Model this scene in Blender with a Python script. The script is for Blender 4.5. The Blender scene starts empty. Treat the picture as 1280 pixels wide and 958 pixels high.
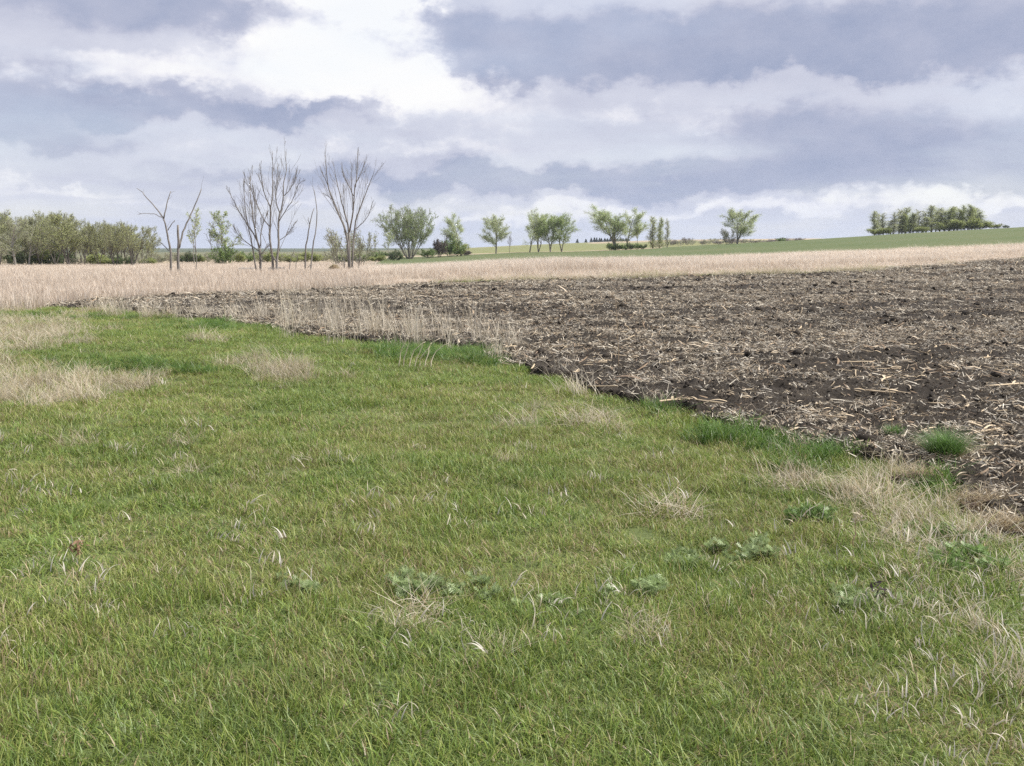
import bpy, math, random
import numpy as np
from mathutils import Vector

scene = bpy.context.scene
COL = scene.collection

# ------------------------------------------------------------------ camera
F = 1350.0                      # focal length in photo pixels (photo 1280 x 958)
V0 = 309.0                      # eye-level line in the photo
PITCH = math.atan((479 - V0) / F)
CAMZ = 1.7
cam_d = bpy.data.cameras.new('camera')
cam_d.sensor_width = 36.0
cam_d.lens = 36.0 * F / 1280.0
cam_d.clip_start = 0.05
cam_d.clip_end = 40000
cam = bpy.data.objects.new('camera', cam_d)
cam.location = (0, 0, CAMZ)
cam.rotation_euler = (math.pi / 2 - PITCH, 0, 0)
COL.objects.link(cam)
scene.camera = cam
scene.render.resolution_x, scene.render.resolution_y = 1024, 766

# ------------------------------------------------------------------ light
EXPO = 2.25
SUN_EL, SUN_AZ = math.radians(52), math.radians(88)      # azimuth from +Y, to the left
scene.view_settings.view_transform = 'Standard'
scene.view_settings.look = 'None'
scene.view_settings.exposure = EXPO
scene.view_settings.gamma = 1.0
scene.view_settings.use_curve_mapping = False
scene.cycles.use_denoising = False
scene.cycles.max_bounces = 4
scene.cycles.diffuse_bounces = 3
scene.cycles.transmission_bounces = 4
scene.cycles.volume_bounces = 0

sun_d = bpy.data.lights.new('sun', 'SUN')
sun_d.energy = 1.5
sun_d.angle = math.radians(12)
sun_d.color = (1.0, 0.96, 0.9)
sun = bpy.data.objects.new('sun', sun_d)
sdir = Vector((math.sin(SUN_AZ) * math.cos(SUN_EL), math.cos(SUN_AZ) * math.cos(SUN_EL), math.sin(SUN_EL)))
sun.rotation_euler = sdir.to_track_quat('Z', 'Y').to_euler()
sun.location = (0, 0, 50)
COL.objects.link(sun)


# ------------------------------------------------------------------ node expression helper
class Ex:
    def __init__(self, nt, s): self.nt, self.s = nt, s
    def _m(self, op, *a):
        n = self.nt.nodes.new('ShaderNodeMath'); n.operation = op
        for i, v in enumerate((self,) + a):
            if isinstance(v, Ex): self.nt.links.new(v.s, n.inputs[i])
            else: n.inputs[i].default_value = v
        return Ex(self.nt, n.outputs[0])
    def __add__(s, o): return s._m('ADD', o)
    def __sub__(s, o): return s._m('SUBTRACT', o)
    def __mul__(s, o): return s._m('MULTIPLY', o)
    def __truediv__(s, o): return s._m('DIVIDE', o)
    def __rsub__(s, o): return s._m('MULTIPLY_ADD', -1.0, o)
    __radd__ = __add__
    __rmul__ = __mul__
    def madd(s, a, b): return s._m('MULTIPLY_ADD', a, b)
    def exp(s): return s._m('EXPONENT')
    def max(s, o): return s._m('MAXIMUM', o)
    def min(s, o): return s._m('MINIMUM', o)


def combine(nt, x, y, z):
    n = nt.nodes.new('ShaderNodeCombineXYZ')
    for i, v in enumerate((x, y, z)):
        if isinstance(v, Ex): nt.links.new(v.s, n.inputs[i])
        else: n.inputs[i].default_value = v
    return n.outputs[0]


def noise(nt, vec, scale, detail=5, rough=.55, dist=0.0):
    n = nt.nodes.new('ShaderNodeTexNoise')
    n.inputs['Scale'].default_value = scale
    n.inputs['Detail'].default_value = detail
    n.inputs['Roughness'].default_value = rough
    n.inputs['Distortion'].default_value = dist
    if vec is not None: nt.links.new(vec, n.inputs['Vector'])
    return Ex(nt, n.outputs['Fac']), n.outputs['Color']


def ramp(nt, fac, stops, interp='LINEAR'):
    n = nt.nodes.new('ShaderNodeValToRGB')
    n.color_ramp.interpolation = interp
    els = n.color_ramp.elements
    while len(els) < len(stops): els.new(0.5)
    for e, (p, c) in zip(els, stops):
        e.position = p; e.color = (c[0], c[1], c[2], 1)
    nt.links.new(fac.s if isinstance(fac, Ex) else fac, n.inputs[0])
    return n.outputs[0]


def mixc(nt, fac, a, b, mode='MIX'):
    n = nt.nodes.new('ShaderNodeMix'); n.data_type = 'RGBA'; n.blend_type = mode
    for idx, v in ((0, fac), (6, a), (7, b)):
        if isinstance(v, Ex): nt.links.new(v.s, n.inputs[idx])
        elif isinstance(v, bpy.types.NodeSocket): nt.links.new(v, n.inputs[idx])
        elif idx == 0: n.inputs[0].default_value = v
        else: n.inputs[idx].default_value = (v[0], v[1], v[2], 1)
    return n.outputs[2]


# ------------------------------------------------------------------ sky (overcast, broken stratocumulus)
world = bpy.data.worlds.new('World')
scene.world = world
world.use_nodes = True
wt = world.node_tree
wt.nodes.clear()
tc = wt.nodes.new('ShaderNodeTexCoord')
sep = wt.nodes.new('ShaderNodeSeparateXYZ')
wt.links.new(tc.outputs['Generated'], sep.inputs[0])
dx, dy, dz = (Ex(wt, sep.outputs[i]) for i in range(3))
az = dx._m('ARCTAN2', dy)
el = dz._m('ARCSINE')
# clouds seen in flattening perspective: wide cells near the horizon
hz = dz.max(0.0) + 0.11
pv = combine(wt, dx / hz, dy / hz, 0.0)
big, bigc = noise(wt, pv, 0.55, 7, .55, .2)
av = combine(wt, az * 3.2, el * 5.0, 3.7)
med, medc = noise(wt, av, 3.4, 10, .60, .1)
bil, bilc = noise(wt, av, 5.5, 10, .62, .0)
fin, finc = noise(wt, av, 4.0, 8, .6)
sep2 = wt.nodes.new('ShaderNodeSeparateXYZ'); wt.links.new(finc, sep2.inputs[0])
wx, wy = Ex(wt, sep2.outputs[0]), Ex(wt, sep2.outputs[1])
waz = (wx - 0.5).madd(0.16, az)
wel = (wy - 0.5).madd(0.085, el)


def deck(spots):
    """soft field that is high where a cloud bank stands: photo u, v, half sizes, weight"""
    acc = None
    for (u, v, su, sv, amp) in spots:
        a = (waz - math.atan((u - 640) / F)) * (F / su / 1.25)
        e = (wel - math.atan((V0 - v) / F)) * (F / sv / 1.25)
        g = ((a * a + e * e) * -1.0).exp() * amp
        acc = g if acc is None else acc + g
    return acc


def sstep(x, lo, hi):
    n = wt.nodes.new('ShaderNodeMapRange'); n.interpolation_type = 'SMOOTHSTEP'
    n.inputs['From Min'].default_value = lo; n.inputs['From Max'].default_value = hi
    wt.links.new(x.s, n.inputs['Value'])
    return Ex(wt, n.outputs['Result'])


WHITE = [(445, -10, 70, 70, 1.9), (420, 60, 60, 45, .9), (350, 85, 80, 28, .65), (205, 112, 100, 18, .6), (500, 122, 80, 20, .85), (650, 150, 110, 20, .4),
         (1265, 135, 55, 26, .28), (870, 128, 80, 10, .15), (950, 262, 420, 9, .55), (700, 268, 160, 7, .4), (90, 238, 130, 7, .45), (330, 200, 110, 16, .35),
         (560, 190, 110, 14, .35), (1180, 250, 120, 12, .35), (100, 90, 80, 12, .35), (300, 255, 200, 7, .35), (850, 150, 160, 14, .2), (620, 115, 60, 16, .4)]
GREYB = [(190, 28, 170, 24, .9), (20, 150, 75, 40, .95), (230, 152, 190, 13, .95), (60, 190, 120, 12, .6), (380, 150, 50, 6, .4),
         (760, 60, 200, 30, .8), (1120, 70, 270, 34, .95), (590, 45, 50, 26, .6), (700, 95, 120, 9, .4), (1050, 105, 200, 10, .6),
         (1160, 190, 190, 30, .8), (900, 226, 380, 15, 1.0), (620, 230, 170, 9, .6), (1200, 230, 160, 9, .6), (960, 165, 120, 16, .4), (330, 222, 200, 8, .35)]
mw = sstep(deck(WHITE) + (bil - 0.5) * 1.05, 0.20, 0.74)
md = sstep(deck(GREYB) + (med - 0.5) * 0.80, 0.16, 0.84)
lum = 0.59 + (big - 0.5) * 0.40 + (med - 0.5) * 0.35
wl = 0.86 + (bil - 0.5) * 0.45 + deck([(440, 0, 85, 70, .5), (500, 122, 90, 20, .10)])
lum = lum + (wl - lum) * mw * 0.9
dl = 0.26 + (bil - 0.5) * 0.45 + (big - 0.5) * 0.25
lum = lum + (dl - lum) * md * 0.78
SKYK = 2.0 ** -EXPO * 10.0      # colours below are display-linear; the background runs at strength 0.1
cl = ramp(wt, lum, [(0.0, (.23, .29, .44)), (.25, (.36, .41, .57)), (.45, (.52, .545, .68)), (.60, (.67, .69, .80)),
                    (.77, (.87, .87, .93)), (.92, (1.0, 1.0, 1.0))])
# the air along the horizon is pale blue
cl = mixc(wt, ((el * -30.0).exp() * 0.66).min(0.66), cl, (.68, .76, .92))
clb = mixc(wt, 1.0, cl, (SKYK, SKYK, SKYK), 'MULTIPLY')
skyt = wt.nodes.new('ShaderNodeTexSky')
skyt.sky_type = 'NISHITA'
skyt.sun_disc = False
skyt.sun_elevation = SUN_EL
skyt.sun_rotation = SUN_AZ
skyt.air_density = 1.0
skyt.dust_density = 1.0
# thin veil: only a little of the clear sky shows, in gaps low over the horizon
gapn = (big - 0.5) * 1.2 + 0.04
gap = gapn.max(0.0).min(0.35)
skyd = mixc(wt, 1.0, skyt.outputs[0], (.42, .40, .40), 'MULTIPLY')
skc = mixc(wt, gap, clb, skyd)
bg = wt.nodes.new('ShaderNodeBackground')
bg.inputs['Strength'].default_value = 0.1
wt.links.new(skc, bg.inputs['Color'])
wo = wt.nodes.new('ShaderNodeOutputWorld')
wt.links.new(bg.outputs[0], wo.inputs['Surface'])

# ------------------------------------------------------------------ numpy noise
def _h(ix, iy, seed):
    n = (ix.astype(np.int64) * 374761393 + iy.astype(np.int64) * 668265263 + seed * 974711) & 0x7fffffff
    n = ((n ^ (n >> 13)) * 1274126177) & 0x7fffffff
    return ((n ^ (n >> 16)) & 0xffff) / 65535.0


def vn(x, y, seed=0):
    x = np.asarray(x, float); y = np.asarray(y, float)
    ix, iy = np.floor(x), np.floor(y)
    fx, fy = x - ix, y - iy
    fx = fx * fx * (3 - 2 * fx); fy = fy * fy * (3 - 2 * fy)
    a, b = _h(ix, iy, seed), _h(ix + 1, iy, seed)
    c, d = _h(ix, iy + 1, seed), _h(ix + 1, iy + 1, seed)
    return a + (b - a) * fx + (c - a) * fy + (a - b - c + d) * fx * fy


def fbm(x, y, seed=0, octv=4, gain=.5):
    s, amp, tot = 0, 1.0, 0
    for o in range(octv):
        s = s + amp * vn(x * 2 ** o + 17.3 * o, y * 2 ** o - 9.1 * o, seed + o); tot += amp; amp *= gain
    return s / tot


# ------------------------------------------------------------------ terrain
_U = np.array([-500, -100, 200, 400, 560, 640, 740, 840, 1000, 1140, 1280, 1500, 1900], float)
def fl(Y): return V0 + CAMZ * F / Y
_R = [
    (20,  [fl(20)] * 13),
    (30,  [fl(30)] * 8 + [385, 383.5, 381, 379, 376]),
    (45,  [fl(45) + 1] * 3 + [fl(45)] * 4 + [358, 355, 350, 345, 338, 330]),
    (60,  [350, 350, 349, 348.5, 347.5, 347, 346, 344, 340, 333, 325.5, 313, 300]),
    (100, [342, 341.5, 341, 340, 337, 334.5, 333, 331, 324, 317, 308, 295, 276]),
    (150, [334, 333.5, 333, 332.5, 330, 328, 325, 321, 313.5, 305, 295.5, 280, 260]),
    (200, [329, 329, 329, 328.5, 325, 321.5, 318.5, 313.5, 305, 296.5, 287.5, 272, 250]),
    (250, [326, 326, 325.5, 324, 319.5, 315.5, 314, 309.3, 301.3, 292.3, 284.8, 268, 247]),
    (300, [325, 325, 324, 322, 319, 316.0, 314.4, 309.0, 300.3, 291.5, 284, 268, 248]),
    (400, [323, 323, 322.5, 321, 317.5, 315, 313, 308.5, 303, 296, 290, 275, 258]),
    (800, [318, 318, 317, 316, 311.5, 307.8, 304, 301.5, 300, 299.5, 299, 290, 280]),
    (1050, [317, 317, 316, 315, 311.5, 307.2, 303, 299.8, 298.5, 298, 298, 290, 282]),
    (1500, [315, 315, 314.5, 314, 312, 309, 306, 303, 302, 301, 301, 296, 290]),
    (2600, [311, 311, 310.5, 310.6, 310.2, 309.2, 307, 305, 304, 303, 303, 300, 298]),
    (4500, [311.5] * 13),
    (12000, [310.5] * 13),
]
_lY = np.log([r[0] for r in _R])
_Z = np.array([[CAMZ - (v - V0) * r[0] / F for v in r[1]] for r in _R])
_uf = np.linspace(-500, 1900, 481)
_lf = np.linspace(_lY[0], _lY[-1], 600)
_T = np.array([np.interp(_uf, _U, row) for row in _Z])
_T = np.array([np.interp(_lf, _lY, _T[:, j]) for j in range(len(_uf))]).T
def _blur(a, k, ax):
    ker = np.hanning(2 * k + 3)[1:-1]; ker /= ker.sum()
    pad = [(0, 0), (0, 0)]; pad[ax] = (k, k)
    return np.apply_along_axis(lambda m: np.convolve(m, ker, 'valid'), ax, np.pad(a, pad, mode='edge'))
_T = _blur(_blur(_T, 12, 1), 6, 0)


def tz(x, y):
    x = np.asarray(x, float); y = np.asarray(y, float)
    r = np.hypot(x, y); a = np.arctan2(x, y)
    ac = np.clip(a, -.70, .75)
    Y = np.maximum(r * np.cos(ac), 1e-3)
    u = 640 + F * np.tan(ac)
    fu = np.clip((u + 500) / 2400 * 480, 0, 479.999)
    fy = np.clip((np.log(Y) - _lf[0]) / (_lf[-1] - _lf[0]) * 599, 0, 598.999)
    iu, iy = fu.astype(int), fy.astype(int); du, dv = fu - iu, fy - iy
    z = (_T[iy, iu] * (1 - du) * (1 - dv) + _T[iy, iu + 1] * du * (1 - dv) + _T[iy + 1, iu] * (1 - du) * dv + _T[iy + 1, iu + 1] * du * dv)
    w = np.clip((2.6 - np.abs(a)) / 1.6, 0, 1)
    near = np.clip((Y - 12) / 10, 0, 1)
    bump = (fbm(x * .5, y * .5, 5, 3) - .5) * .10 + (fbm(x * .12, y * .12, 9, 2) - .5) * .12
    bump = bump * np.clip(r / 3, .3, 1)
    return z * w * near + bump


def ray(u, v):
    cx, cy = (u - 640) / F, (479 - v) / F
    return (cx, math.cos(PITCH) + cy * math.sin(PITCH), -math.sin(PITCH) + cy * math.cos(PITCH))


def at(u, v, Y):                      # point on the pixel's ray at depth Y
    d = ray(u, v); k = Y / d[1]
    return np.array([d[0] * k, Y, CAMZ + d[2] * k])


def ground_hit(u, v):                 # where the pixel's ray meets the terrain
    d = ray(u, v)
    prev = 2.0
    Y = 2.0
    while Y < 900:
        k = Y / d[1]
        if CAMZ + d[2] * k < float(tz(d[0] * k, Y)): break
        prev = Y; Y *= 1.01
    lo, hi = prev, Y
    for _ in range(25):
        m = (lo + hi) / 2; k = m / d[1]
        if CAMZ + d[2] * k < float(tz(d[0] * k, m)): hi = m
        else: lo = m
    k = hi / d[1]
    return np.array([d[0] * k, hi, float(tz(d[0] * k, hi))])


def project(x, y, z):
    cz = y * math.cos(PITCH) - (z - CAMZ) * math.sin(PITCH)
    cy = y * math.sin(PITCH) + (z - CAMZ) * math.cos(PITCH)
    cz = np.maximum(cz, 1e-3)
    return 640 + F * x / cz, 479 - F * cy / cz


def in_poly(x, y, poly):
    ins = np.zeros(np.shape(x), bool)
    n = len(poly)
    for i in range(n):
        x1, y1 = poly[i]; x2, y2 = poly[(i + 1) % n]
        c = ((y1 > y) != (y2 > y)) & (x < (x2 - x1) * (y - y1) / (y2 - y1 + 1e-12) + x1)
        ins ^= c
    return ins


# ------------------------------------------------------------------ mesh helpers
def mesh_np(name, V, quads=None, tris=None, cols=None, mats=None, smooth=False):
    me = bpy.data.meshes.new(name)
    V = np.asarray(V, np.float32)
    q = np.zeros((0, 4), np.int32) if quads is None else np.asarray(quads, np.int32).reshape(-1, 4)
    t = np.zeros((0, 3), np.int32) if tris is None else np.asarray(tris, np.int32).reshape(-1, 3)
    me.vertices.add(len(V)); me.vertices.foreach_set('co', V.ravel())
    nl = q.size + t.size
    me.loops.add(nl)
    me.loops.foreach_set('vertex_index', np.concatenate([q.ravel(), t.ravel()]).astype(np.int32))
    me.polygons.add(len(q) + len(t))
    st = np.concatenate([np.arange(len(q)) * 4, q.size + np.arange(len(t)) * 3]).astype(np.int32)
    me.polygons.foreach_set('loop_start', st)
    me.update(calc_edges=True)
    if smooth: me.polygons.foreach_set('use_smooth', np.ones(len(q) + len(t), bool))
    if cols is not None:
        at_ = me.color_attributes.new('Col', 'FLOAT_COLOR', 'POINT')
        c = np.ones((len(V), 4), np.float32); c[:, :3] = cols
        at_.data.foreach_set('color', c.ravel())
    if mats is not None: me.materials.append(mats)
    return me


def obj(name, me, parent=None, label=None, cat=None, group=None, kind=None, loc=None):
    o = bpy.data.objects.new(name, me)
    COL.objects.link(o)
    if parent is not None: o.parent = parent
    if loc is not None: o.location = loc
    tag(o, label, cat, group, kind)
    return o


def tag(o, label=None, cat=None, group=None, kind=None):
    if label: o['label'] = label
    if cat: o['category'] = cat
    if group: o['group'] = group
    if kind: o['kind'] = kind


def empty(name, loc, label, cat, group=None, rz=0, scale=(1, 1, 1)):
    o = obj(name, None, None, label, cat, group)
    o.empty_display_size = .2
    o.location = loc; o.rotation_euler = (0, 0, rz); o.scale = scale
    return o


class Acc:                            # gathers pieces into one mesh
    def __init__(s): s.V, s.Q, s.T, s.C, s.n = [], [], [], [], 0
    def add(s, V, Q=None, T=None, C=None):
        V = np.asarray(V, float)
        s.V.append(V)
        if Q is not None and len(Q): s.Q.append(np.asarray(Q) + s.n)
        if T is not None and len(T): s.T.append(np.asarray(T) + s.n)
        s.C.append(np.tile(np.array([.5, .5, .5]), (len(V), 1)) if C is None else np.broadcast_to(np.asarray(C, float), (len(V), 3)))
        s.n += len(V)
    def mesh(s, name, mat=None, smooth=False):
        return mesh_np(name, np.concatenate(s.V), np.concatenate(s.Q) if s.Q else None, np.concatenate(s.T) if s.T else None,
                       np.concatenate(s.C), mat, smooth)


def tube(acc, P, R, sides, C=None, cap=False):
    P = np.asarray(P, float); R = np.asarray(R, float)
    n = len(P)
    T = np.gradient(P, axis=0); T /= np.linalg.norm(T, axis=1)[:, None] + 1e-9
    ref = np.where(np.abs(T[:, 2:3]) < .9, np.array([[0, 0, 1.]]), np.array([[1., 0, 0]]))
    ref = np.broadcast_to(ref[n // 2], T.shape)
    A = np.cross(T, ref); A /= np.linalg.norm(A, axis=1)[:, None] + 1e-9
    B = np.cross(T, A)
    th = np.arange(sides) * 2 * math.pi / sides
    V = (P[:, None, :] + R[:, None, None] * (np.cos(th)[None, :, None] * A[:, None, :] + np.sin(th)[None, :, None] * B[:, None, :])).reshape(-1, 3)
    i = np.arange(n - 1)[:, None] * sides; j = np.arange(sides)[None, :]; j2 = (j + 1) % sides
    Q = np.stack([i + j, i + j2, i + sides + j2, i + sides + j], -1).reshape(-1, 4)
    Tt = None
    if cap:
        k = (n - 1) * sides
        Tt = np.concatenate([[[k, k + m, k + m + 1] for m in range(1, sides - 1)], [[0, m + 1, m] for m in range(1, sides - 1)]])
    acc.add(V, Q, Tt, C)


# ------------------------------------------------------------------ materials
def new_mat(name):
    m = bpy.data.materials.new(name); m.use_nodes = True
    nt = m.node_tree; nt.nodes.clear()
    out = nt.nodes.new('ShaderNodeOutputMaterial')
    return m, nt, out


def geo_pos(nt):
    return nt.nodes.new('ShaderNodeNewGeometry').outputs['Position']


def mat_leafy(name, rough=.55, transl=.35, spec=.25, var=.35, vscale=.7):
    m, nt, out = new_mat(name)
    a = nt.nodes.new('ShaderNodeAttribute'); a.attribute_name = 'Col'
    f, _ = noise(nt, geo_pos(nt), vscale, 3)
    k = (f - .5) * (2 * var) + 1.0
    kk = combine(nt, k, k, k)
    c = mixc(nt, 1.0, a.outputs['Color'], kk, 'MULTIPLY')
    p = nt.nodes.new('ShaderNodeBsdfPrincipled')
    p.inputs['Roughness'].default_value = rough
    p.inputs['Specular IOR Level'].default_value = spec
    nt.links.new(c, p.inputs['Base Color'])
    t = nt.nodes.new('ShaderNodeBsdfTranslucent')
    nt.links.new(c, t.inputs['Color'])
    mx = nt.nodes.new('ShaderNodeMixShader'); mx.inputs[0].default_value = transl
    nt.links.new(p.outputs[0], mx.inputs[1]); nt.links.new(t.outputs[0], mx.inputs[2])
    nt.links.new(mx.outputs[0], out.inputs['Surface'])
    return m


def mat_bark(name, c1, c2, scale=6):
    m, nt, out = new_mat(name)
    tcn = nt.nodes.new('ShaderNodeTexCoord')
    mp = nt.nodes.new('ShaderNodeMapping'); mp.inputs['Scale'].default_value = (1, 1, .25)
    nt.links.new(tcn.outputs['Object'], mp.inputs[0])
    f, _ = noise(nt, mp.outputs[0], scale, 6, .65)
    c = ramp(nt, f, [(.3, c1), (.7, c2)])
    p = nt.nodes.new('ShaderNodeBsdfPrincipled')
    p.inputs['Roughness'].default_value = .9
    p.inputs['Specular IOR Level'].default_value = .15
    nt.links.new(c, p.inputs['Base Color'])
    b = nt.nodes.new('ShaderNodeBump'); b.inputs['Strength'].default_value = .5; b.inputs['Distance'].default_value = .02
    nt.links.new(f.s, b.inputs['Height']); nt.links.new(b.outputs[0], p.inputs['Normal'])
    nt.links.new(p.outputs[0], out.inputs['Surface'])
    return m


def mat_ground(name, stops, sc1, sc2, bump=.3, dist=.03, attr=False, rough=.95):
    m, nt, out = new_mat(name)
    pos = geo_pos(nt)
    f1, _ = noise(nt, pos, sc1, 6, .6)
    f2, _ = noise(nt, pos, sc2, 6, .65)
    f = f1 * .5 + f2 * .5
    c = ramp(nt, f, stops)
    if attr:
        a = nt.nodes.new('ShaderNodeAttribute'); a.attribute_name = 'Col'
        k = f * 1.3 + .35
        c = mixc(nt, 1.0, a.outputs['Color'], combine(nt, k, k, k), 'MULTIPLY')
    p = nt.nodes.new('ShaderNodeBsdfPrincipled')
    p.inputs['Roughness'].default_value = rough
    p.inputs['Specular IOR Level'].default_value = .15
    nt.links.new(c, p.inputs['Base Color'])
    b = nt.nodes.new('ShaderNodeBump'); b.inputs['Strength'].default_value = bump; b.inputs['Distance'].default_value = dist
    nt.links.new(f2.s, b.inputs['Height']); nt.links.new(b.outputs[0], p.inputs['Normal'])
    nt.links.new(p.outputs[0], out.inputs['Surface'])
    return m


M_GRASS = mat_leafy('grass_blades', .45, .35, .35, .32, .55)
M_DRY = mat_leafy('dry_grass_blades', .6, .3, .25, .2, .5)
M_STRAW = mat_leafy('corn_residue_mat', .7, .1, .2, .3, 1.5)
M_LEAF = mat_leafy('tree_leaves', .5, .45, .3, .25, .35)
M_BARK = mat_bark('bark_grey', (.16, .145, .125), (.34, .315, .28))
M_DARKBARK = mat_bark('bark_dark', (.08, .07, .06), (.19, .17, .15))
M_PALEBARK = mat_bark('bark_pale', (.20, .19, .17), (.42, .40, .36))
M_DEAD = mat_bark('bark_dead', (.12, .108, .096), (.30, .278, .252))
M_SOIL = mat_ground('tilled_soil', [(.30, (.017, .014, .011)), (.5, (.034, .028, .022)), (.72, (.080, .067, .053))], 1.1, 26, 1.0, .04)
M_GROUND = mat_ground('ground_mat', [(0, (0, 0, 0)), (1, (1, 1, 1))], .6, 9, .5, .03, attr=True)
M_CROP = mat_ground('young_crop', [(.32, (.075, .10, .040)), (.5, (.10, .125, .052)), (.68, (.145, .14, .075))], .03, .9, .6, .12)
M_CLOD = mat_ground('clod_soil', [(.3, (.018, .015, .012)), (.7, (.065, .054, .043))], 5, 40, .6, .01)
M_ROOTSOIL = mat_ground('rooty_soil', [(.3, (.045, .030, .022)), (.7, (.14, .10, .075))], 9, 60, .8, .01)

# ------------------------------------------------------------------ zones on the ground
NEAR_EDGE = [(60, 384), (110, 386), (200, 395), (300, 405), (400, 424), (470, 432), (560, 434), (610, 441), (660, 461),
             (700, 478), (760, 500), (830, 515), (900, 531), (960, 548), (1040, 569), (1120, 588), (1165, 598), (1200, 632), (1280, 668)]
FAR_EDGE = [(1280, 324.5), (1200, 331), (1100, 338.5), (1000, 343.5), (900, 346), (800, 348.5), (640, 353.5), (500, 358), (400, 364), (300, 369), (200, 374), (100, 379)]
ne = [ground_hit(*p)[:2] for p in NEAR_EDGE]
fe = [ground_hit(*p)[:2] for p in FAR_EDGE]
FIELD = [tuple(p) for p in ne] + [(6.5, 3.5), (16, -6), (70, 5), (60, fe[0][1] + 3)] + [tuple(p) for p in fe]
FIELD = [tuple(float(c) for c in p) for p in FIELD]
FE = np.array(fe)[::-1]               # far edge, left to right


def in_field(x, y, jit=.25):
    w = np.clip(y / 20, .35, 1.2) * jit * 2
    jx = (fbm(x * 1.3, y * 1.3, 31, 3) - .5) * 2 * w
    jy = (fbm(x * 1.3, y * 1.3, 41, 3) - .5) * 2 * w
    return in_poly(x + jx, y + jy, FIELD)


def far_edge_y(x):
    return np.interp(x, FE[:, 0], FE[:, 1])


def clod(x, y):
    b = np.abs(fbm(x * 3.2, y * 3.2, 51, 4, .6) - .5) * 2
    s = fbm(x * 9, y * 9, 61, 3, .6)
    l = fbm(x * .9, y * .9, 71, 2)
    row = np.sin((y - x * .12 + (fbm(x * .2, y * .2, 77, 2) - .5) * 1.2) * 2 * math.pi / .76)
    f = fbm(x * 22, y * 22, 65, 2, .6)
    return .02 + .085 * (1 - b) ** 2 + .06 * (s - .3) + .03 * (f - .5) + .05 * (l - .5) + .012 * row


def field_z(x, y):
    return tz(x, y) + clod(x, y)


def crop_zone(x, y):
    u = 640 + F * x / np.maximum(y, 1)
    near = 118 - np.clip((u - 840) / 440, 0, 1.5) * 30
    far = np.where(u > 830, 330, 244)
    return (y > near) & (y < far) & (u > 455 + (y - 120) * .25) & (u < 2200)


# ------------------------------------------------------------------ the ground sheet
def build_ground():
    a1 = np.radians(np.arange(-44, 44.01, .36))
    a2 = np.radians(np.concatenate([np.arange(-180, -44, 4.0), ]))
    a3 = np.radians(np.arange(47, 180, 4.0))
    A = np.concatenate([a2, a1, a3])
    R = np.concatenate([[.02, .15], np.geomspace(.4, 9000, 430)])
    rr, aa = np.meshgrid(R, A, indexing='ij')
    x = rr * np.sin(aa); y = rr * np.cos(aa)
    z = tz(x, y)
    nr, na = rr.shape
    V = np.stack([x, y, z], -1).reshape(-1, 3)
    i = np.arange(nr - 1)[:, None] * na; j = np.arange(na)[None, :]; j2 = (j + 1) % na
    Q = np.stack([i + j, i + na + j, i + na + j2, i + j2], -1).reshape(-1, 4)
    X, Y = V[:, 0], V[:, 1]
    u = 640 + F * X / np.maximum(Y, 1)
    C = np.zeros((len(V), 3))
    C[:] = (.10, .125, .045)                                  # thatch under the green verge
    dry = ((Y > 27) & ~in_poly(X, Y, FIELD))
    C[dry] = (.33, .27, .19)
    fld = in_poly(X, Y, FIELD); C[fld] = (.05, .042, .035)
    # far country: pale pasture, stubble, woods
    n1 = fbm(X / 120, Y / 300, 91, 3)
    n2 = fbm(X / 300, Y / 500, 95, 2)
    f1 = (Y > 244) & (Y < 340) & (u > 560); C[f1] = (.36, .29, .20)
    f2 = Y >= 340
    past = np.stack([.15 + .10 * n1, .17 + .06 * n1, .065 + .05 * n1], -1)
    C[f2] = past[f2]
    f3 = (Y > 700) & (u > 735); C[f3] = (np.stack([.30 + .1 * n1, .25 + .06 * n1, .17 + .03 * n1], -1))[f3]
    f2b = (Y > 300) & (u < 545); C[f2b] = (np.stack([.09 + .08 * n1, .10 + .06 * n1, .05 + .04 * n1], -1))[f2b]
    f4 = (Y > 1250) & (u < 600) | (Y > 1900); C[f4] = (np.stack([.05 + .03 * n2, .065 + .03 * n2, .035 + .01 * n2], -1))[f4]
    cen = V[Q].mean(1)
    crop = crop_zone(cen[:, 0], cen[:, 1])
    g = mesh_np('ground', V, Q[~crop], None, C, M_GROUND, True)
    obj('ground', g, kind='structure', label='open grassy ground reaching to the low horizon')
    used, inv = np.unique(Q[crop], return_inverse=True)
    cr = mesh_np('crop_field', V[used], inv.reshape(-1, 4), None, None, M_CROP, True)
    obj('crop_field', cr, kind='structure', label='green young crop field on the gentle hillside')


def build_field():
    A = np.radians(np.concatenate([np.arange(-26, 40, .115), np.arange(40, 84, .3)]))
    R = np.geomspace(4.2, 90, 560)
    rr, aa = np.meshgrid(R, A, indexing='ij')
    x = rr * np.sin(aa); y = rr * np.cos(aa)
    ins = in_field(x, y)
    z = tz(x, y) + np.where(ins, clod(x, y), -.06)
    nr, na = rr.shape
    V = np.stack([x, y, z], -1).reshape(-1, 3)
    i = np.arange(nr - 1)[:, None] * na; j = np.arange(na - 1)[None, :]
    Q = np.stack([i + j, i + na + j, i + na + j + 1, i + j + 1], -1).reshape(-1, 4)
    keep = ins.ravel()[Q].any(1)
    Q = Q[keep]
    used, inv = np.unique(Q, return_inverse=True)
    me = mesh_np('ploughed_field', V[used], inv.reshape(-1, 4), None, None, M_SOIL, True)
    obj('ploughed_field', me, kind='structure', label='dark tilled soil field strewn with corn residue')


build_ground()
build_field()


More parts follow.
